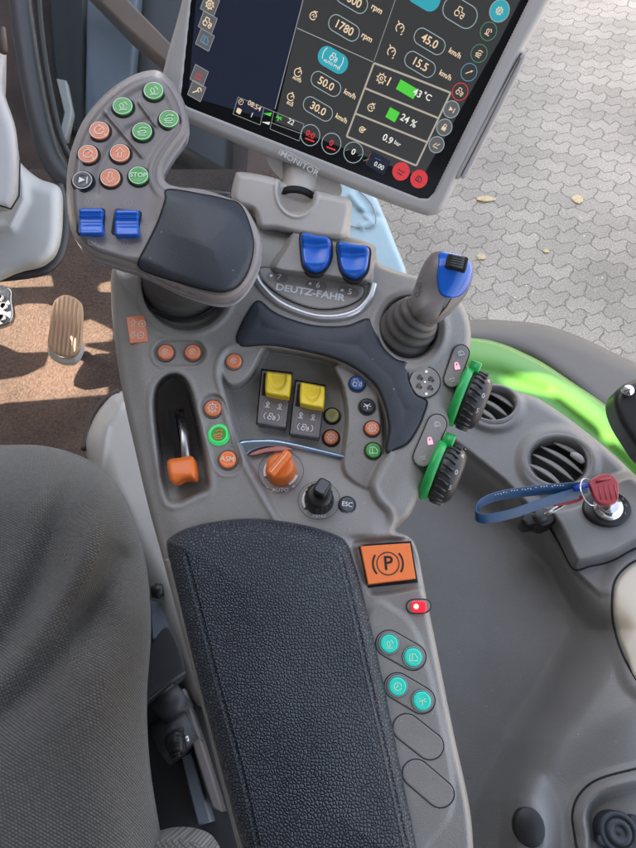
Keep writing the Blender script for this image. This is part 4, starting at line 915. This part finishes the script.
# cream lid, tray, plug
o = relief('panel_lid', spline([(660, 556), (634, 564), (618, 580), (614, 602), (616, 626), (626, 656), (642, 684), (700, 690), (700, 566)], 5), FS, lambda x, y, D: hsp(x, y, D*0+100)+.003+edge(D, 5, .003), ['cream_lid'], sp, step=1.6, raw=True, skirt=.010, taper=.12)
mb = MB(); mb.tube([FS.pix(a, b, hs_(a, b)) for a, b in spline([(658, 554), (633, 562), (616, 579), (612, 602), (614, 627), (624, 657), (641, 687)], 6, False)], .0011, 6); mb.build('lid_gap', 'gap_black', sp)
mb = MB(); mb.tube([FS.pix(a, b, hs_(a, b)) for a, b in spline([(700, 752), (640, 768), (600, 779), (581, 793), (573, 812), (575, 836), (586, 890)], 6, False)], .0014, 6); mb.build('tray_seal', 'gap_black', sp)
f = FS.at(529, 827, hs_(529, 827)+.001); k = FS.px(529, 827); mb = MB(); mb.lathe(f, [(15*k, -.01), (15*k, .0020), (14.2*k, .0026), (1*k, .0026)], 40, sv=1.14, su=.98); mb.build('round_plug', 'black', sp)
f = FS.at(617, 832, .002); k = FS.px(617, 832); mb = MB()
mb.lathe(f, [(19*k, -.025), (19*k, .004), (17.5*k, .006), (14*k, .006), (13.4*k, .004), (12*k, .004), (11.4*k, .007), (6.5*k, .007), (6*k, .0055), (1*k, .0058)], 48)
mb.prism(f.at(602, 840, .002), circ(5*k, 14), -.01, .003, 0, .001); mb.prism(f.at(634, 820, .002), circ(5*k, 14), -.01, .003, 0, .001)
mb.build('socket_cap', 'rubber_pad', sp)
# ignition lock + keys + strap
f = FS.at(607, 508, .0285, 0); k = FS.px(607, 508, .0285); mb = MB(); mb.lathe(f, [(23*k, -.004), (23*k, .0006), (22*k, .0013), (14*k, .0013)], 48, sv=.82); lk = mb.build('ignition_lock', 'black', sp)
mb = MB(); mb.lathe(f, [(14.5*k, 0), (14.5*k, .004), (13*k, .006), (10.5*k, .006), (10*k, .009), (8.5*k, .010), (3*k, .010)], 40); mb.build('lock_barrel', 'chrome', lk)
mb = MB()
for a in (-20, 10, 35, 60): mb.text(FS.at(607+19*math.cos(math.radians(a)), 508-16*math.sin(math.radians(a)), .030), '·I', 5*k); 
mb.build('lock_marks', 'ink_dim', lk)
key = thing('ignition_key', 'dark red ribbed key standing in the chrome ignition lock', 'key', FS.pix(607, 505, .038))
fk = Frame(604, 490, .565, cv(-.15, .45, -1), cv(1, .05, 0)); kk = fk.px(604, 490)
mb = MB(); mb.prism(fk, [(a*kk, b*kk) for a, b in spline([(-13, 8), (-8, 13), (2, 16), (10, 14), (14, 6), (12, -6), (8, -14), (-2, -16), (-10, -12), (-12, -2)], 4)], -.003, .003, 0, .0012)
for i in range(4): mb.tube([fk.P((-6+i*5)*kk, -11*kk, .0032), fk.P((-5+i*5)*kk, 4*kk, .0032)], .0007, 6)
mb.tube([fk.P(-7*kk, 8*kk, .0034), fk.P(8*kk, 11*kk, .0034)], .0013, 8); mb.build('key_head', 'key_red', key)
mb = MB(); mb.tube([fk.P(2*kk, -12*kk, 0), FS.pix(607, 508, .036)], .0022, 8, squash=(1.4, .5)); mb.build('key_blade', 'steel', key)
spare = thing('spare_key', 'second dark red key hanging from the ring beneath the blue strap', 'key', fk.o)
A = Frame(588, 498, .585, cv(0, .2, -1)); ka = A.px(588, 498)
mb = MB(); mb.prism(A, [tuple(q) for q in pxpoly(A, spline([(550, 501), (565, 496), (580, 495), (582, 500), (572, 504), (556, 506)], 4))], -.002, .002, 0, .0006); mb.build('key_head', 'key_red', spare)
mb = MB(); mb.tube([A.pix(566, 503, -.001), A.pix(552, 511, -.004), A.pix(545, 515, -.004)], .0014, 8, squash=(1.5, .5)); mb.build('key_blade', 'steel', spare)
kr = MB(); c0 = fk.pix(588, 492, .001); fr = Frame(590, 492, .568, cv(.5, .5, -1)); rk = fr.px(590, 492)
kr.tube([fr.P(11*rk*math.cos(a)-1*rk, 14*rk*math.sin(a), 0) for a in np.linspace(0, 2*math.pi, 40)], .0006, 8)
o = kr.build('key_ring', 'chrome'); o['label'] = 'thin steel split ring joining the red keys to the strap'; o['category'] = 'key ring'
# strap: flat band folded into a loop
def strap():
    st = thing('key_strap', 'blue looped key strap with pale lettering lying across the side panel', 'key strap', FS.pix(530, 500, .05))
    fs = Frame(530, 500, .575, cv(0, .9, -1))
    top = spline([(589, 484), (570, 484.5), (540, 487), (510, 491), (490, 496), (479, 503), (476, 511), (480, 515.5), (492, 515.5), (515, 510), (540, 501), (562, 494), (580, 489)], 6, False)
    mb = MB(); V = []; Fs = []; n = len(top)
    for i, (a, b) in enumerate(top):
        t = i/(n-1); hgt = .006*math.sin(t*math.pi)
        P0 = fs.pix(a, b-2.0, hgt+.006-.0+.000); w = .0115*(1-.25*math.sin(t*math.pi)); dn = fs.v*(-1)*w*.55+fs.n*(-1)*w*.8
        P1 = P0+dn; tn = (top[min(i+1, n-1)]-top[max(i-1, 0)]); 
        q = np.cross(dn, fs.u*tn[0]-fs.v*tn[1]); q = q/(np.linalg.norm(q)+1e-9)*.0007
        V += [P0+q, P1+q, P1-q, P0-q]
    for i in range(n-1):
        for j in range(4): Fs.append((4*i+j, 4*i+(j+1) % 4, 4*(i+1)+(j+1) % 4, 4*(i+1)+j))
    Fs += [(3, 2, 1, 0), (4*n-4, 4*n-3, 4*n-2, 4*n-1)]
    mb.add(V, Fs); mb.build('strap_band', 'strap_blue', st, bevel=.0003)
    mb = MB()
    rnd = random.Random(3)
    for i in range(26):
        x = 495+i*2.7; y = np.interp(x, [479, 490, 510, 540, 570, 589], [500.5, 494.5, 489.5, 485.5, 483, 482.5])+1.6
        P = fs.pix(x, y, .006+.006*math.sin((1-(x-479)/110)*.5*math.pi)+.001)
        if rnd.random() < .85: mb.tube([P, P+fs.u*.0008+fs.v*.0012*rnd.uniform(-1, 1)], .00035, 5)
    mb.build('band_lettering', 'ink_white', st)
    mb = MB(); mb.tube([fs.pix(574, 489, .007), fs.pix(584, 486, .009), fs.pix(592, 485, .008)], [.003, .0036, .0025], 10, squash=(1, .5)); mb.build('clasp', 'blue_dark', st)
strap()
ph = thing('holder_knob', 'black three-lobed clamp knob under the blue strap', 'knob', FS.pix(540, 520, 0))
f = FS.at(538, 520, .010); k = FS.px(538, 520); mb = MB()
mb.prism(f, spline([(a*k, b*k) for a, b in [(-18, -2), (-14, -8), (-6, -7), (0, -10), (8, -8), (14, -4), (20, 2), (16, 9), (8, 8), (2, 9), (-5, 5), (-12, 6)]], 5), -.012, .010, 0, .003); mb.build('knob_body', 'black', ph)
mb = MB(); mb.lathe(f, [(7*k, .008), (7*k, .014), (5*k, .016), (1*k, .016)], 24); mb.build('knob_centre', 'dark_grey', ph)

# right edge black mirror control box
bx = thing('black_remote_box', 'black rounded box with a chrome screw at the right edge of the cab', 'fitting', FS.pix(630, 410, .06))
f = Frame(640, 410, .60, cv(-.2, .2, -1)); 
relief('box_body', spline([(660, 380), (632, 381), (617, 390), (613, 402), (618, 420), (630, 440), (645, 460), (670, 470)], 5), f, lambda x, y, D: edge(D, 8, .010), ['black'], bx, step=1.4, raw=True, skirt=.03)
mb = MB(); fq = f.at(628, 391, .002); k = f.px(628, 391); mb.lathe(fq, [(6*k, -.004), (6*k, .002), (4.5*k, .0045), (1*k, .005)], 20); mb.build('screw', 'chrome', bx)

# ================================================================== FENDER
fe = thing('rear_fender', 'glossy bright green rear fender seen past the side panel', 'fender', FG.P(0, 0, -.05))
relief('fender_skin', [(400, 336), (472, 338), (500, 343), (524, 353), (545, 364), (575, 384), (603, 403), (640, 434), (760, 560), (760, 640), (620, 520), (560, 450), (480, 420), (400, 400)], FG,
       lambda x, y, D: edge(D, 3, .004)+  .010*np.exp(-(dline(x, y, [(440, 352), (500, 362), (550, 382), (600, 420), (700, 520)])/16)**2)-.004*np.exp(-(dline(x, y, [(440, 366), (500, 374), (545, 392), (600, 440), (700, 540)])/7)**2), ['fender_green'], fe, step=2, skirt=.05)
relief('fender_lip', [(380, 322), (470, 320), (500, 320), (545, 325), (585, 339), (625, 358), (700, 392), (760, 440), (760, 560), (640, 450), (560, 380), (500, 350), (400, 345)], Frame(540, 340, .93, (.25, .2, 1)),
       lambda x, y, D: edge(D, 16, .03), ['flap_rubber'], fe, step=2.5, skirt=.05)

# ================================================================== SEAT
seat = thing('driver_seat', 'grey knitted fabric driver seat cushion with deep diagonal folds, lower left', 'seat', FSe.P(0, 0, -.15))
def hse(x, y, D):
    h = .070*(np.sqrt(np.clip(1-np.clip(1-D/75, 0, 1)**2, 0, 1))-1)
    h += -.022*np.exp(-(dline(x, y, [(95, 455), (62, 520), (40, 580), (10, 640), (-60, 720)])/19)**2)
    h += .012*np.exp(-(dline(x, y, [(110, 500), (75, 580), (30, 640), (-60, 730)])/18)**2)
    h += -.011*np.exp(-(dline(x, y, [(120, 560), (75, 640), (30, 690), (-60, 760)])/15)**2)
    h += .008*np.exp(-(dline(x, y, [(130, 620), (90, 700), (0, 780), (-60, 820)])/26)**2)
    h += -.010*np.exp(-((x-95)**2+(y-620)**2)/1400)
    return h
relief('seat_cushion', [(-120, 470), (-60, 448), (0, 445), (45, 446), (85, 458), (113, 479), (134, 518), (147, 570), (151, 630), (147, 700), (150, 765), (160, 830), (172, 900), (150, 960), (-60, 960), (-130, 860), (-140, 640)], FSe, hse, ['seat_fabric'], seat, step=1.8, skirt=.12, arcuv=True, taper=.35)
fc2 = Frame(170, 850, .47, (0, -.1, 1))
relief('side_bolster', [(122, 862), (136, 846), (160, 838), (185, 839), (205, 850), (215, 880), (210, 940), (130, 940), (120, 890)], fc2, lambda x, y, D: edge(D, 26, .03), ['seat_fabric'], seat, step=1.8, skirt=.05)
# seat base hardware between seat and console
sb = thing('seat_adjuster', 'dark seat adjuster bracket with a ribbed knob between seat and console', 'seat bracket', FSe.pix(180, 740, -.08))
fb = Frame(180, 700, .62, (0, 0, 1))
plate('bracket_plate', fb, [(148, 560), (166, 566), (240, 850), (250, 900), (120, 900), (130, 640)], -.06, -.025, ['dark_grey'], sb, bev=.002)
P = lambda x, y, h: fb.pix(x, y, h)
mb = MB(); mb.tube([P(158, 712, .012), P(180, 690, .012)], [.018, .018], 28); mb.tube([P(160, 745, .005), P(192, 722, .005)], [.021, .021], 28); mb.build('pivot_drum', 'dark_grey', sb)
mb = MB(); mb.tube([P(162, 712, .022), P(184, 694, .022)], [.013, .013], 24); mb.build('drum_cap', 'dark_grey', sb)
mb = MB(); mb.tube([P(170, 746, .032), P(178, 742, .034), P(184, 740, .034)], [.009, .011, .009], 20)
for i in range(12):
    a = i/12*6.283; mb.tube([P(172, 745, .032)+np.array([0, .0105*math.cos(a), .0105*math.sin(a)]), P(182, 741, .034)+np.array([0, .0105*math.cos(a), .0105*math.sin(a)])], .0012, 5)
kn = mb.build('adjuster_knob', 'black', sb)
mb = MB(); mb.tube([P(184, 740, .034), P(189, 738, .034)], .003, 10); mb.build('knob_stem', 'steel', kn)
plate('side_rail', fb, [(181, 757), (191, 752), (211, 822), (198, 826)], -.03, .004, ['body_blue'], sb, bev=.002)
plate('rail_cover', fb, [(176, 692), (184, 688), (222, 812), (212, 808)], -.02, .016, ['handle_plastic'], sb, bev=.002)
plate('upper_rail', fb, [(150, 600), (165, 604), (172, 638), (152, 640)], -.03, .008, ['body_blue'], sb, bev=.002)
mb = MB(); mb.tube([P(152, 592, .02), P(163, 590, .02)], .006, 12); mb.tube([P(158, 584, .02), P(158, 598, .02)], .003, 10); mb.build('latch', 'black', sb)
bl = thing('seat_belt', 'black woven seat belt tucked between the seat and the console', 'seat belt', fb.pix(165, 665, .02))
relief('belt_webbing', spline([(166, 627), (176, 640), (182, 658), (184, 676), (172, 688), (150, 704), (142, 712), (141, 690), (144, 664), (152, 644)], 5), fb, lambda x, y, D: .030+.006*np.sin((x+y)*.07)+edge(D, 2, .001), ['belt'], bl, step=1.2, raw=True, skirt=.004)
mb = MB(); mb.tube([P(143, 712, .034), P(147, 700, .037), P(170, 682, .038), P(186, 672, .036)], .0013, 8); mb.build('belt_edge', 'dark_grey', bl)

# ================================================================== CAB FLOOR AND LEFT SIDE
def structure(o): o['kind'] = 'structure'; return o
ztop = FF.o[2]
mb = MB(); fl = Frame.__new__(Frame); fl.o = np.array([-.42, .45, ztop]); fl.n = np.array([0, 0, 1.]); fl.u = np.array([1., 0, 0]); fl.v = np.array([0, 1., 0])
mb.box(fl, 1.0, 1.9, -.06, 0, 0, .004); o = mb.build('cab_floor', 'carpet'); structure(o)
# pedestal under the console
pe = thing('console_pedestal', 'pale curved pedestal trim below the left edge of the console', 'pedestal', FC.pix(130, 480, -.20))
fp = Frame(130, 450, .72, (0, -.1, 1))
relief('pedestal_shell', [(85, 445), (92, 420), (104, 402), (118, 392), (150, 392), (200, 420), (240, 560), (260, 700), (190, 700), (150, 600), (120, 540), (95, 480)], fp, lambda x, y, D: edge(D, 26, .035)+.004*np.exp(-(dline(x, y, [(100, 470), (108, 425), (125, 400)])/3)**2), ['light_plastic'], pe, step=1.6, skirt=.30)
mb = MB(); mb.tube([fp.pix(a, b, -.030) for a, b in spline([(84, 450), (91, 420), (104, 401), (119, 391)], 6, False)], .004, 8); mb.build('edge_trim', 'yellow_plastic' if False else 'brown_trim', pe)
# accelerator pedal
ped = thing('accelerator_pedal', 'ribbed oblong accelerator pedal half in sunlight on the brown carpet', 'pedal', FF.pix(65, 350, 0))
fpd = Frame(65, 325, 1.28, (0, -.42, 1)); 
PP = spline([(67, 295), (78, 300), (82, 310), (81, 340), (77, 351), (68, 356.5), (56, 354), (48, 345), (50, 325), (53, 304), (59, 297)], 6)
relief('pedal_pad', PP, fpd, lambda x, y, D: edge(D, 2.5, .004)-.0022*(.5+.5*np.cos((x-67+(y-325)*.10)*2*math.pi/4.4))*ss(D/2), ['pedal_metal'], ped, step=.8, raw=True, skirt=.008)
relief('pedal_rim', spline([(48, 345), (56, 355), (68, 357.5), (78, 351), (82, 342), (81, 353), (74, 363), (62, 364), (52, 359), (48, 352)], 5), fpd, lambda x, y, D: -.012+edge(D, 3, .006), ['light_plastic'], ped, step=.9, raw=True, skirt=.012)
mb = MB(); mb.tube([fpd.pix(70, 345, -.01), FF.pix(72, 352, .0)], .009, 14); mb.tube([FF.pix(60, 360, .005), FF.pix(84, 352, .005)], .008, 10); mb.build('pedal_stem', 'dark_grey', ped)
pl2 = thing('brake_pedal', 'worn grey metal pedal with round holes at the left edge', 'pedal', FF.pix(0, 312, .1))
fpb = Frame(0, 312, 1.22, (0, -.3, 1))
relief('pedal_plate', spline([(-30, 288), (8, 287), (12, 302), (13, 318), (4, 326), (-30, 330)], 5), fpb, lambda x, y, D: edge(D, 3, .005), ['steel'], pl2, step=1, raw=True, skirt=.008)
for (x, y) in ((0, 298), (4, 306.5), (2, 318), (-8, 310)):
    f = fpb.at(x, y, .001); k = fpb.px(x, y); mb = MB(); mb.lathe(f, [(4.2*k, -.001), (4.2*k, .004), (2.6*k, .004), (2.4*k, .001)], 24, mf=[0, 0, 1]); mb.build('pedal_hole', ['steel', 'gap_black'], pl2)
# pale column base panel on the left
cb = thing('column_base_panel', 'pale moulded steering column base panel at the left edge above the floor', 'interior panel', FF.pix(10, 240, .12))
fcb = Frame(20, 220, 1.02, (0, -.15, 1))
CB = [(-60, 60), (-5, 120), (10, 132), (17, 140), (19, 160), (38, 178), (60, 188), (63, 215), (60, 245), (50, 262), (25, 271), (-60, 279)]
relief('base_panel', spline(CB, 6), fcb, lambda x, y, D: edge(D, 14, .03)+.012*np.exp(-(dline(x, y, [(20, 150), (22, 200), (10, 225), (-60, 235)])/6)**2), ['pale_trim'], cb, step=1.6, raw=True, skirt=.06, taper=.3)
mb = MB(); q = spline([(60, 186), (66, 215), (63, 247), (52, 266), (26, 275), (-60, 283)], 6, False); mb.tube([fcb.pix(a, b, -.055) for a, b in q], .007, 10); mb.build('edge_seal', 'dark_grey', cb)
mb = MB(); fcc = Frame(5, 150, .90, cv(.2, .2, -1)); 
relief('column_shroud', spline([(-60, -10), (0, 30), (6, 60), (4, 90), (16, 130), (19, 175), (14, 205), (0, 212), (-60, 215)], 6), fcc, lambda x, y, D: edge(D, 12, .02), ['bezel_plastic'], cb, step=1.6, raw=True, skirt=.05, taper=.3)
mb.tube([fcc.pix(-2, 205, .001), fcc.pix(11, 209, .001), fcc.pix(19, 196, .001), fcc.pix(20, 160, .001)], .0012, 6); mb.build('shroud_gap', 'gap_black', cb)
mb = MB(); mb.tube([fcc.pix(-6, 40, .01), fcc.pix(2, 30, .012), fcc.pix(4, 52, .01)], .006, 12); mb.build('shroud_fitting', 'brown_trim', cb)
# front window: pillar, tinted glass, sill
wp = thing('window_pillar', 'dark curved cab window frame running down behind the drive handle', 'window frame', FF.pix(60, 170, .1))
fw = Frame(70, 120, 1.15, (0, -.5, 1))
mb = MB(); mb.tube([fw.pix(a, b, 0) for a, b in spline([(10, -80), (20, 0), (30, 70), (42, 130), (55, 165), (75, 185), (110, 196), (230, 215)], 6, False)], .020, 16, squash=(1, .7)); mb.build('pillar_frame', 'dark_grey', wp)
mb = MB(); mb.tube([fw.pix(a, b, .012) for a, b in spline([(36, -80), (40, 20), (52, 100), (66, 150), (90, 170), (150, 185), (230, 196)], 6, False)], .006, 10); mb.build('pillar_seal', 'black', wp)
fg = Frame(100, 90, 1.22, (0, -.5, 1)); gl = MB(); gl.prism(fg, [tuple(q) for q in pxpoly(fg, [(25, -60), (260, -60), (245, 205), (70, 170), (45, 110)])], 0, .004, 0, 0); o = gl.build('window_glass', 'window_tint', wp)
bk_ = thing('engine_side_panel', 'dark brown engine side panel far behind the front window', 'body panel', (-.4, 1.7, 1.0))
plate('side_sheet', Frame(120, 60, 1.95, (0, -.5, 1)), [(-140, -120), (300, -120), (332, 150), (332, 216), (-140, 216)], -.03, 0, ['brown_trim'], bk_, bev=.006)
# outside: step ladder / hood pieces behind the glass
hood = thing('engine_hood', 'blue grey hood side panel seen through the front window', 'hood', (-.5, 1.3, 1.0))
fh = Frame(125, 40, 1.75, (0, -.4, 1))
plate('hood_panel', fh, [(88, -70), (142, -70), (126, 140), (84, 130)], -.05, 0, ['body_blue'], hood, bev=.01)
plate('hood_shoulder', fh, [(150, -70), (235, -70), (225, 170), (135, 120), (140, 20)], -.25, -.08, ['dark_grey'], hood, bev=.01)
plate('hood_edge', fh, [(45, -60), (85, -70), (82, 128), (62, 120), (52, 60)], -.22, -.10, ['dark_grey'], hood, bev=.01)
ex = thing('outer_step', 'pale step bracket glimpsed outside the front window', 'step', (-.4, 1.0, .9))
plate('step_plate', Frame(64, 110, 1.55, (0, -.3, 1)), [(56, 78), (66, 80), (72, 110), (66, 138), (58, 140), (64, 112)], -.02, 0, ['light_plastic'], ex, bev=.004)
bm_ = thing('outer_beam', 'warm brown slanting beam seen through the top of the front window', 'beam', (-.4, 1.6, 1.2))  # added sheet: a warm window reflection built as a solid shape
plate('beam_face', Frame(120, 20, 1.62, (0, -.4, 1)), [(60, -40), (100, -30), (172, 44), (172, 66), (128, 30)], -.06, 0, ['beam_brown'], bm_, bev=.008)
# pale blue door sill part right of the bracket
ds = thing('door_sill_trim', 'pale blue moulded trim beyond the joystick, next to the pavement', 'trim', FC.pix(380, 230, -.3))
fd = Frame(380, 230, .85, (0, -.2, 1))
o = relief('sill_trim', spline([(300, 150), (340, 170), (372, 192), (384, 215), (396, 245), (407, 274), (400, 279), (380, 273), (350, 262), (300, 240)], 5), fd, lambda x, y, D: edge(D, 7, .012)-.004*np.exp(-(dline(x, y, [(385, 218), (360, 212)])/3)**2)+.006*np.exp(-(dline(x, y, [(352, 196), (372, 222), (362, 226)])/4)**2), ['pale_blue'], ds, step=1.4, raw=True, skirt=.05)
mb = MB(); mb.tube([fd.pix(a, b, .003) for a, b in spline([(350, 226), (368, 228), (376, 222), (372, 205), (358, 190)], 5, False)], .0009, 6); mb.build('trim_groove', 'handle_rim', o)

# ================================================================== OUTSIDE GROUND
mb = MB(); n = 2; mb.add([(-90, -90, 0), (90, -90, 0), (90, 90, 0), (-90, 90, 0)], [(0, 1, 2, 3)], 0, True); o = mb.build('pavement', 'pavers'); structure(o)
GZ = Frame.__new__(Frame); GZ.o = np.array([0, 0, 0.]); GZ.n = np.array([0, 0, 1.]); GZ.u = np.array([1., 0, 0]); GZ.v = np.array([0, 1., 0])
rnd = random.Random(11)
LV = [(486, 199, 26, 8, 'long pale dry leaf lying nearest the screen corner'), (481, 257, 11, 8, 'small yellow leaf directly above the joystick'), (577, 199, 14, 12, 'crumpled tan leaf out on the open pavement at right'), (546, 251, 8, 5, 'tiny yellow leaf between the joystick and the crumpled leaf')]
for (x, y, w, hgt, lab) in LV:
    c = GZ.pix(x, y, .006); k = GZ.px(x, y); mb = MB(); a0 = rnd.uniform(-.3, .3)
    q = Frame.__new__(Frame); q.o = c; q.n = GZ.n; q.u = GZ.u*math.cos(a0)+GZ.v*math.sin(a0); q.v = np.cross(q.n, q.u)
    pts = [(math.cos(t)*w*k*.42*rnd.uniform(.75, 1.05), math.sin(t)*hgt*k*.6*rnd.uniform(.7, 1.1)) for t in np.linspace(0, 2*math.pi, 15)[:-1]]
    mb.add([q.P(0, 0, .006)]+[q.P(a, b, rnd.uniform(0, .006)) for a, b in pts], [(0, i+1, (i+1) % 14+1) for i in range(14)]); mb.add([q.P(0, 0, .003)]+[q.P(a*.98, b*.98, 0) for a, b in pts], [(0, (i+1) % 14+1, i+1) for i in range(14)])
    o = mb.build('dry_leaf', 'dry_leaf'); o['label'] = lab; o['category'] = 'leaf'; o['group'] = 'dry leaves on the pavement'
mb = MB()
for i in range(420):
    x, y = rnd.uniform(.1, 4.2), rnd.uniform(.2, 6.5); r = rnd.uniform(.0015, .005)
    q = Frame.__new__(Frame); q.o = np.array([x, y, 0.]); q.n = GZ.n; q.u = GZ.u; q.v = GZ.v
    mb.lathe(q, [(r, -.001), (r*.9, r*.5), (r*.4, r*.8)], 6)
o = mb.build('grit', 'ink_cream'); o['kind'] = 'stuff'; o['label'] = 'pale grit scattered on the pavement'; o['category'] = 'grit'

# ================================================================== UNSEEN WALLS AND ROOF ADDED TO BLOCK SUN AND SKY
EL = math.radians(38); AZ = np.array([-.97, .24]); AZ = AZ/np.linalg.norm(AZ)
SUN = np.array([AZ[0]*math.cos(EL), AZ[1]*math.cos(EL), math.sin(EL)])
cabw = thing('cab_door_wall', 'tall cab door and wall panel on the driver left with a low window', 'cab wall', (-1.0, .3, 1.2))  # out of view; stands here only to keep the sun off
XW = -1.05
def proj(P): t = (XW-P[0])/SUN[0]; q = P+SUN*t; return (q[1], q[2])
H1 = [proj(FF.pix(x, y, 0)) for x, y in ((-30, 306), (10, 307), (30, 303), (58, 304), (84, 322), (95, 317), (122, 330), (122, 341), (84, 344), (122, 353), (122, 394), (40, 401), (-30, 406), (-30, 381), (0, 380), (25, 376), (45, 366), (50, 352), (20, 353), (0, 344), (-30, 338))]  # openings shaped to let sun onto chosen carpet patches
H1b = [proj(FF.pix(x, y, 0)) for x, y in ((-30, 281), (60, 275), (62, 286), (14, 288), (-30, 292))]
H1c = [proj(FF.pix(x, y, 0)) for x, y in ((96, 285), (122, 278), (122, 292), (100, 292))]
H3 = [proj(fpd.pix(x, y, 0)) for x, y in ((46, 338), (84, 322), (84, 352), (70, 362), (48, 360))]  # opening shaped to the sunlit half of the pedal
H2 = [proj(FG.pix(x, y, .01)) for x, y in ((477, 369), (515, 374), (558, 372), (593, 391), (618, 411), (645, 445), (645, 462), (622, 446), (590, 418), (556, 393), (499, 381))]  # opening shaped to the sunlit streak on the fender
def wall(holes):
    # sun-blocking wall triangulated as grid with the sun holes removed: uses a relief in a YZ plane
    f = Frame.__new__(Frame); f.o = np.array([XW, 0, 0.]); f.n = np.array([1., 0, 0]); f.u = np.array([0, 1., 0]); f.v = np.array([0, 0, 1.])
    st = .014; gy = np.arange(-1.6, 6.2, st); gz = np.arange(.35, 3.6, st); Y, Zz = np.meshgrid(gy, gz); sh = Y.shape; ok = np.ones(sh, bool); NY = Y.copy(); NZ = Zz.copy()
    for hp in holes:
        hp = np.array(hp); d, ax, ay = sdf(Y, Zz, hp); d = d.reshape(sh); ok &= d < st*.5; k = np.abs(d) < st*.75; NY[k] = ax.reshape(sh)[k]; NZ[k] = ay.reshape(sh)[k]
    idx = np.arange(Y.size).reshape(sh); r, c = np.nonzero(ok[:-1, :-1] & ok[1:, :-1] & ok[:-1, 1:] & ok[1:, 1:])
    V = np.stack([np.full(Y.size, XW), NY.ravel(), NZ.ravel()], 1)
    q = np.stack([idx[r, c], idx[r, c+1], idx[r+1, c+1], idx[r+1, c]], 1).tolist()
    mb = MB(); mb.add(V, q); o = mb.build('wall_panel', 'panel_plastic', cabw); s_ = o.modifiers.new('solid', 'SOLIDIFY'); s_.thickness = .02
wall([H1, H1b, H1c, H2, H3])

rf = thing('cab_roof', 'pale cab roof lining over the driver seat', 'roof', (-.2, -.2, 2.95))  # out of view; added so sky light comes from front and right
fr_ = Frame.__new__(Frame); fr_.o = np.array([-.25, -.25, 3.0]); fr_.n = np.array([0, 0, 1.]); fr_.u = np.array([1., 0, 0]); fr_.v = np.array([0, 1., 0])
mb = MB(); mb.box(fr_, 1.5, 1.4, 0, .08, 0, .01); mb.build('roof_lining', 'panel_plastic', rf)
rw = thing('cab_rear_wall', 'dark cab rear wall behind the driver seat', 'cab wall', (-.1, -.8, 1.2))  # out of view; added to hold back sky light from the rear
q = Frame.__new__(Frame); q.o = np.array([-.1, -.85, 1.9]); q.n = np.array([0, 1., 0]); q.u = np.array([1., 0, 0]); q.v = np.array([0, 0, 1.])
mb = MB(); mb.box(q, 1.8, 1.7, -.05, 0, 0, .01); mb.build('wall_lining', 'dark_grey', rw)
# ================================================================== LIGHT
w = bpy.data.worlds.new('World'); sc.world = w; w.use_nodes = True; nt = w.node_tree
sky = nt.nodes.new('ShaderNodeTexSky'); sky.sky_type = 'NISHITA'; sky.sun_disc = False; sky.sun_elevation = EL
sky.dust_density = 4; sky.air_density = .8; sky.ozone_density = .6
sky.sun_rotation = math.atan2(SUN[0], SUN[1])
hs = nt.nodes.new('ShaderNodeHueSaturation'); hs.inputs['Saturation'].default_value = .52; nt.links.new(sky.outputs[0], hs.inputs['Color']); nt.links.new(hs.outputs[0], nt.nodes['Background'].inputs[0]); nt.nodes['Background'].inputs[1].default_value = .15
ld = bpy.data.lights.new('sun', 'SUN'); ld.energy = 5.0; ld.angle = math.radians(.4); ld.color = (1, .86, .70)
lo = bpy.data.objects.new('sun', ld); COL.objects.link(lo); lo.rotation_euler = Vector(SUN).to_track_quat('Z', 'Y').to_euler()
sc.render.engine = 'CYCLES'
sc.view_settings.view_transform = 'Standard'; sc.view_settings.look = 'None'; sc.view_settings.exposure = 2.42; sc.view_settings.gamma = 1
for o in bpy.data.objects:
    if '_loc' in o: del o['_loc']
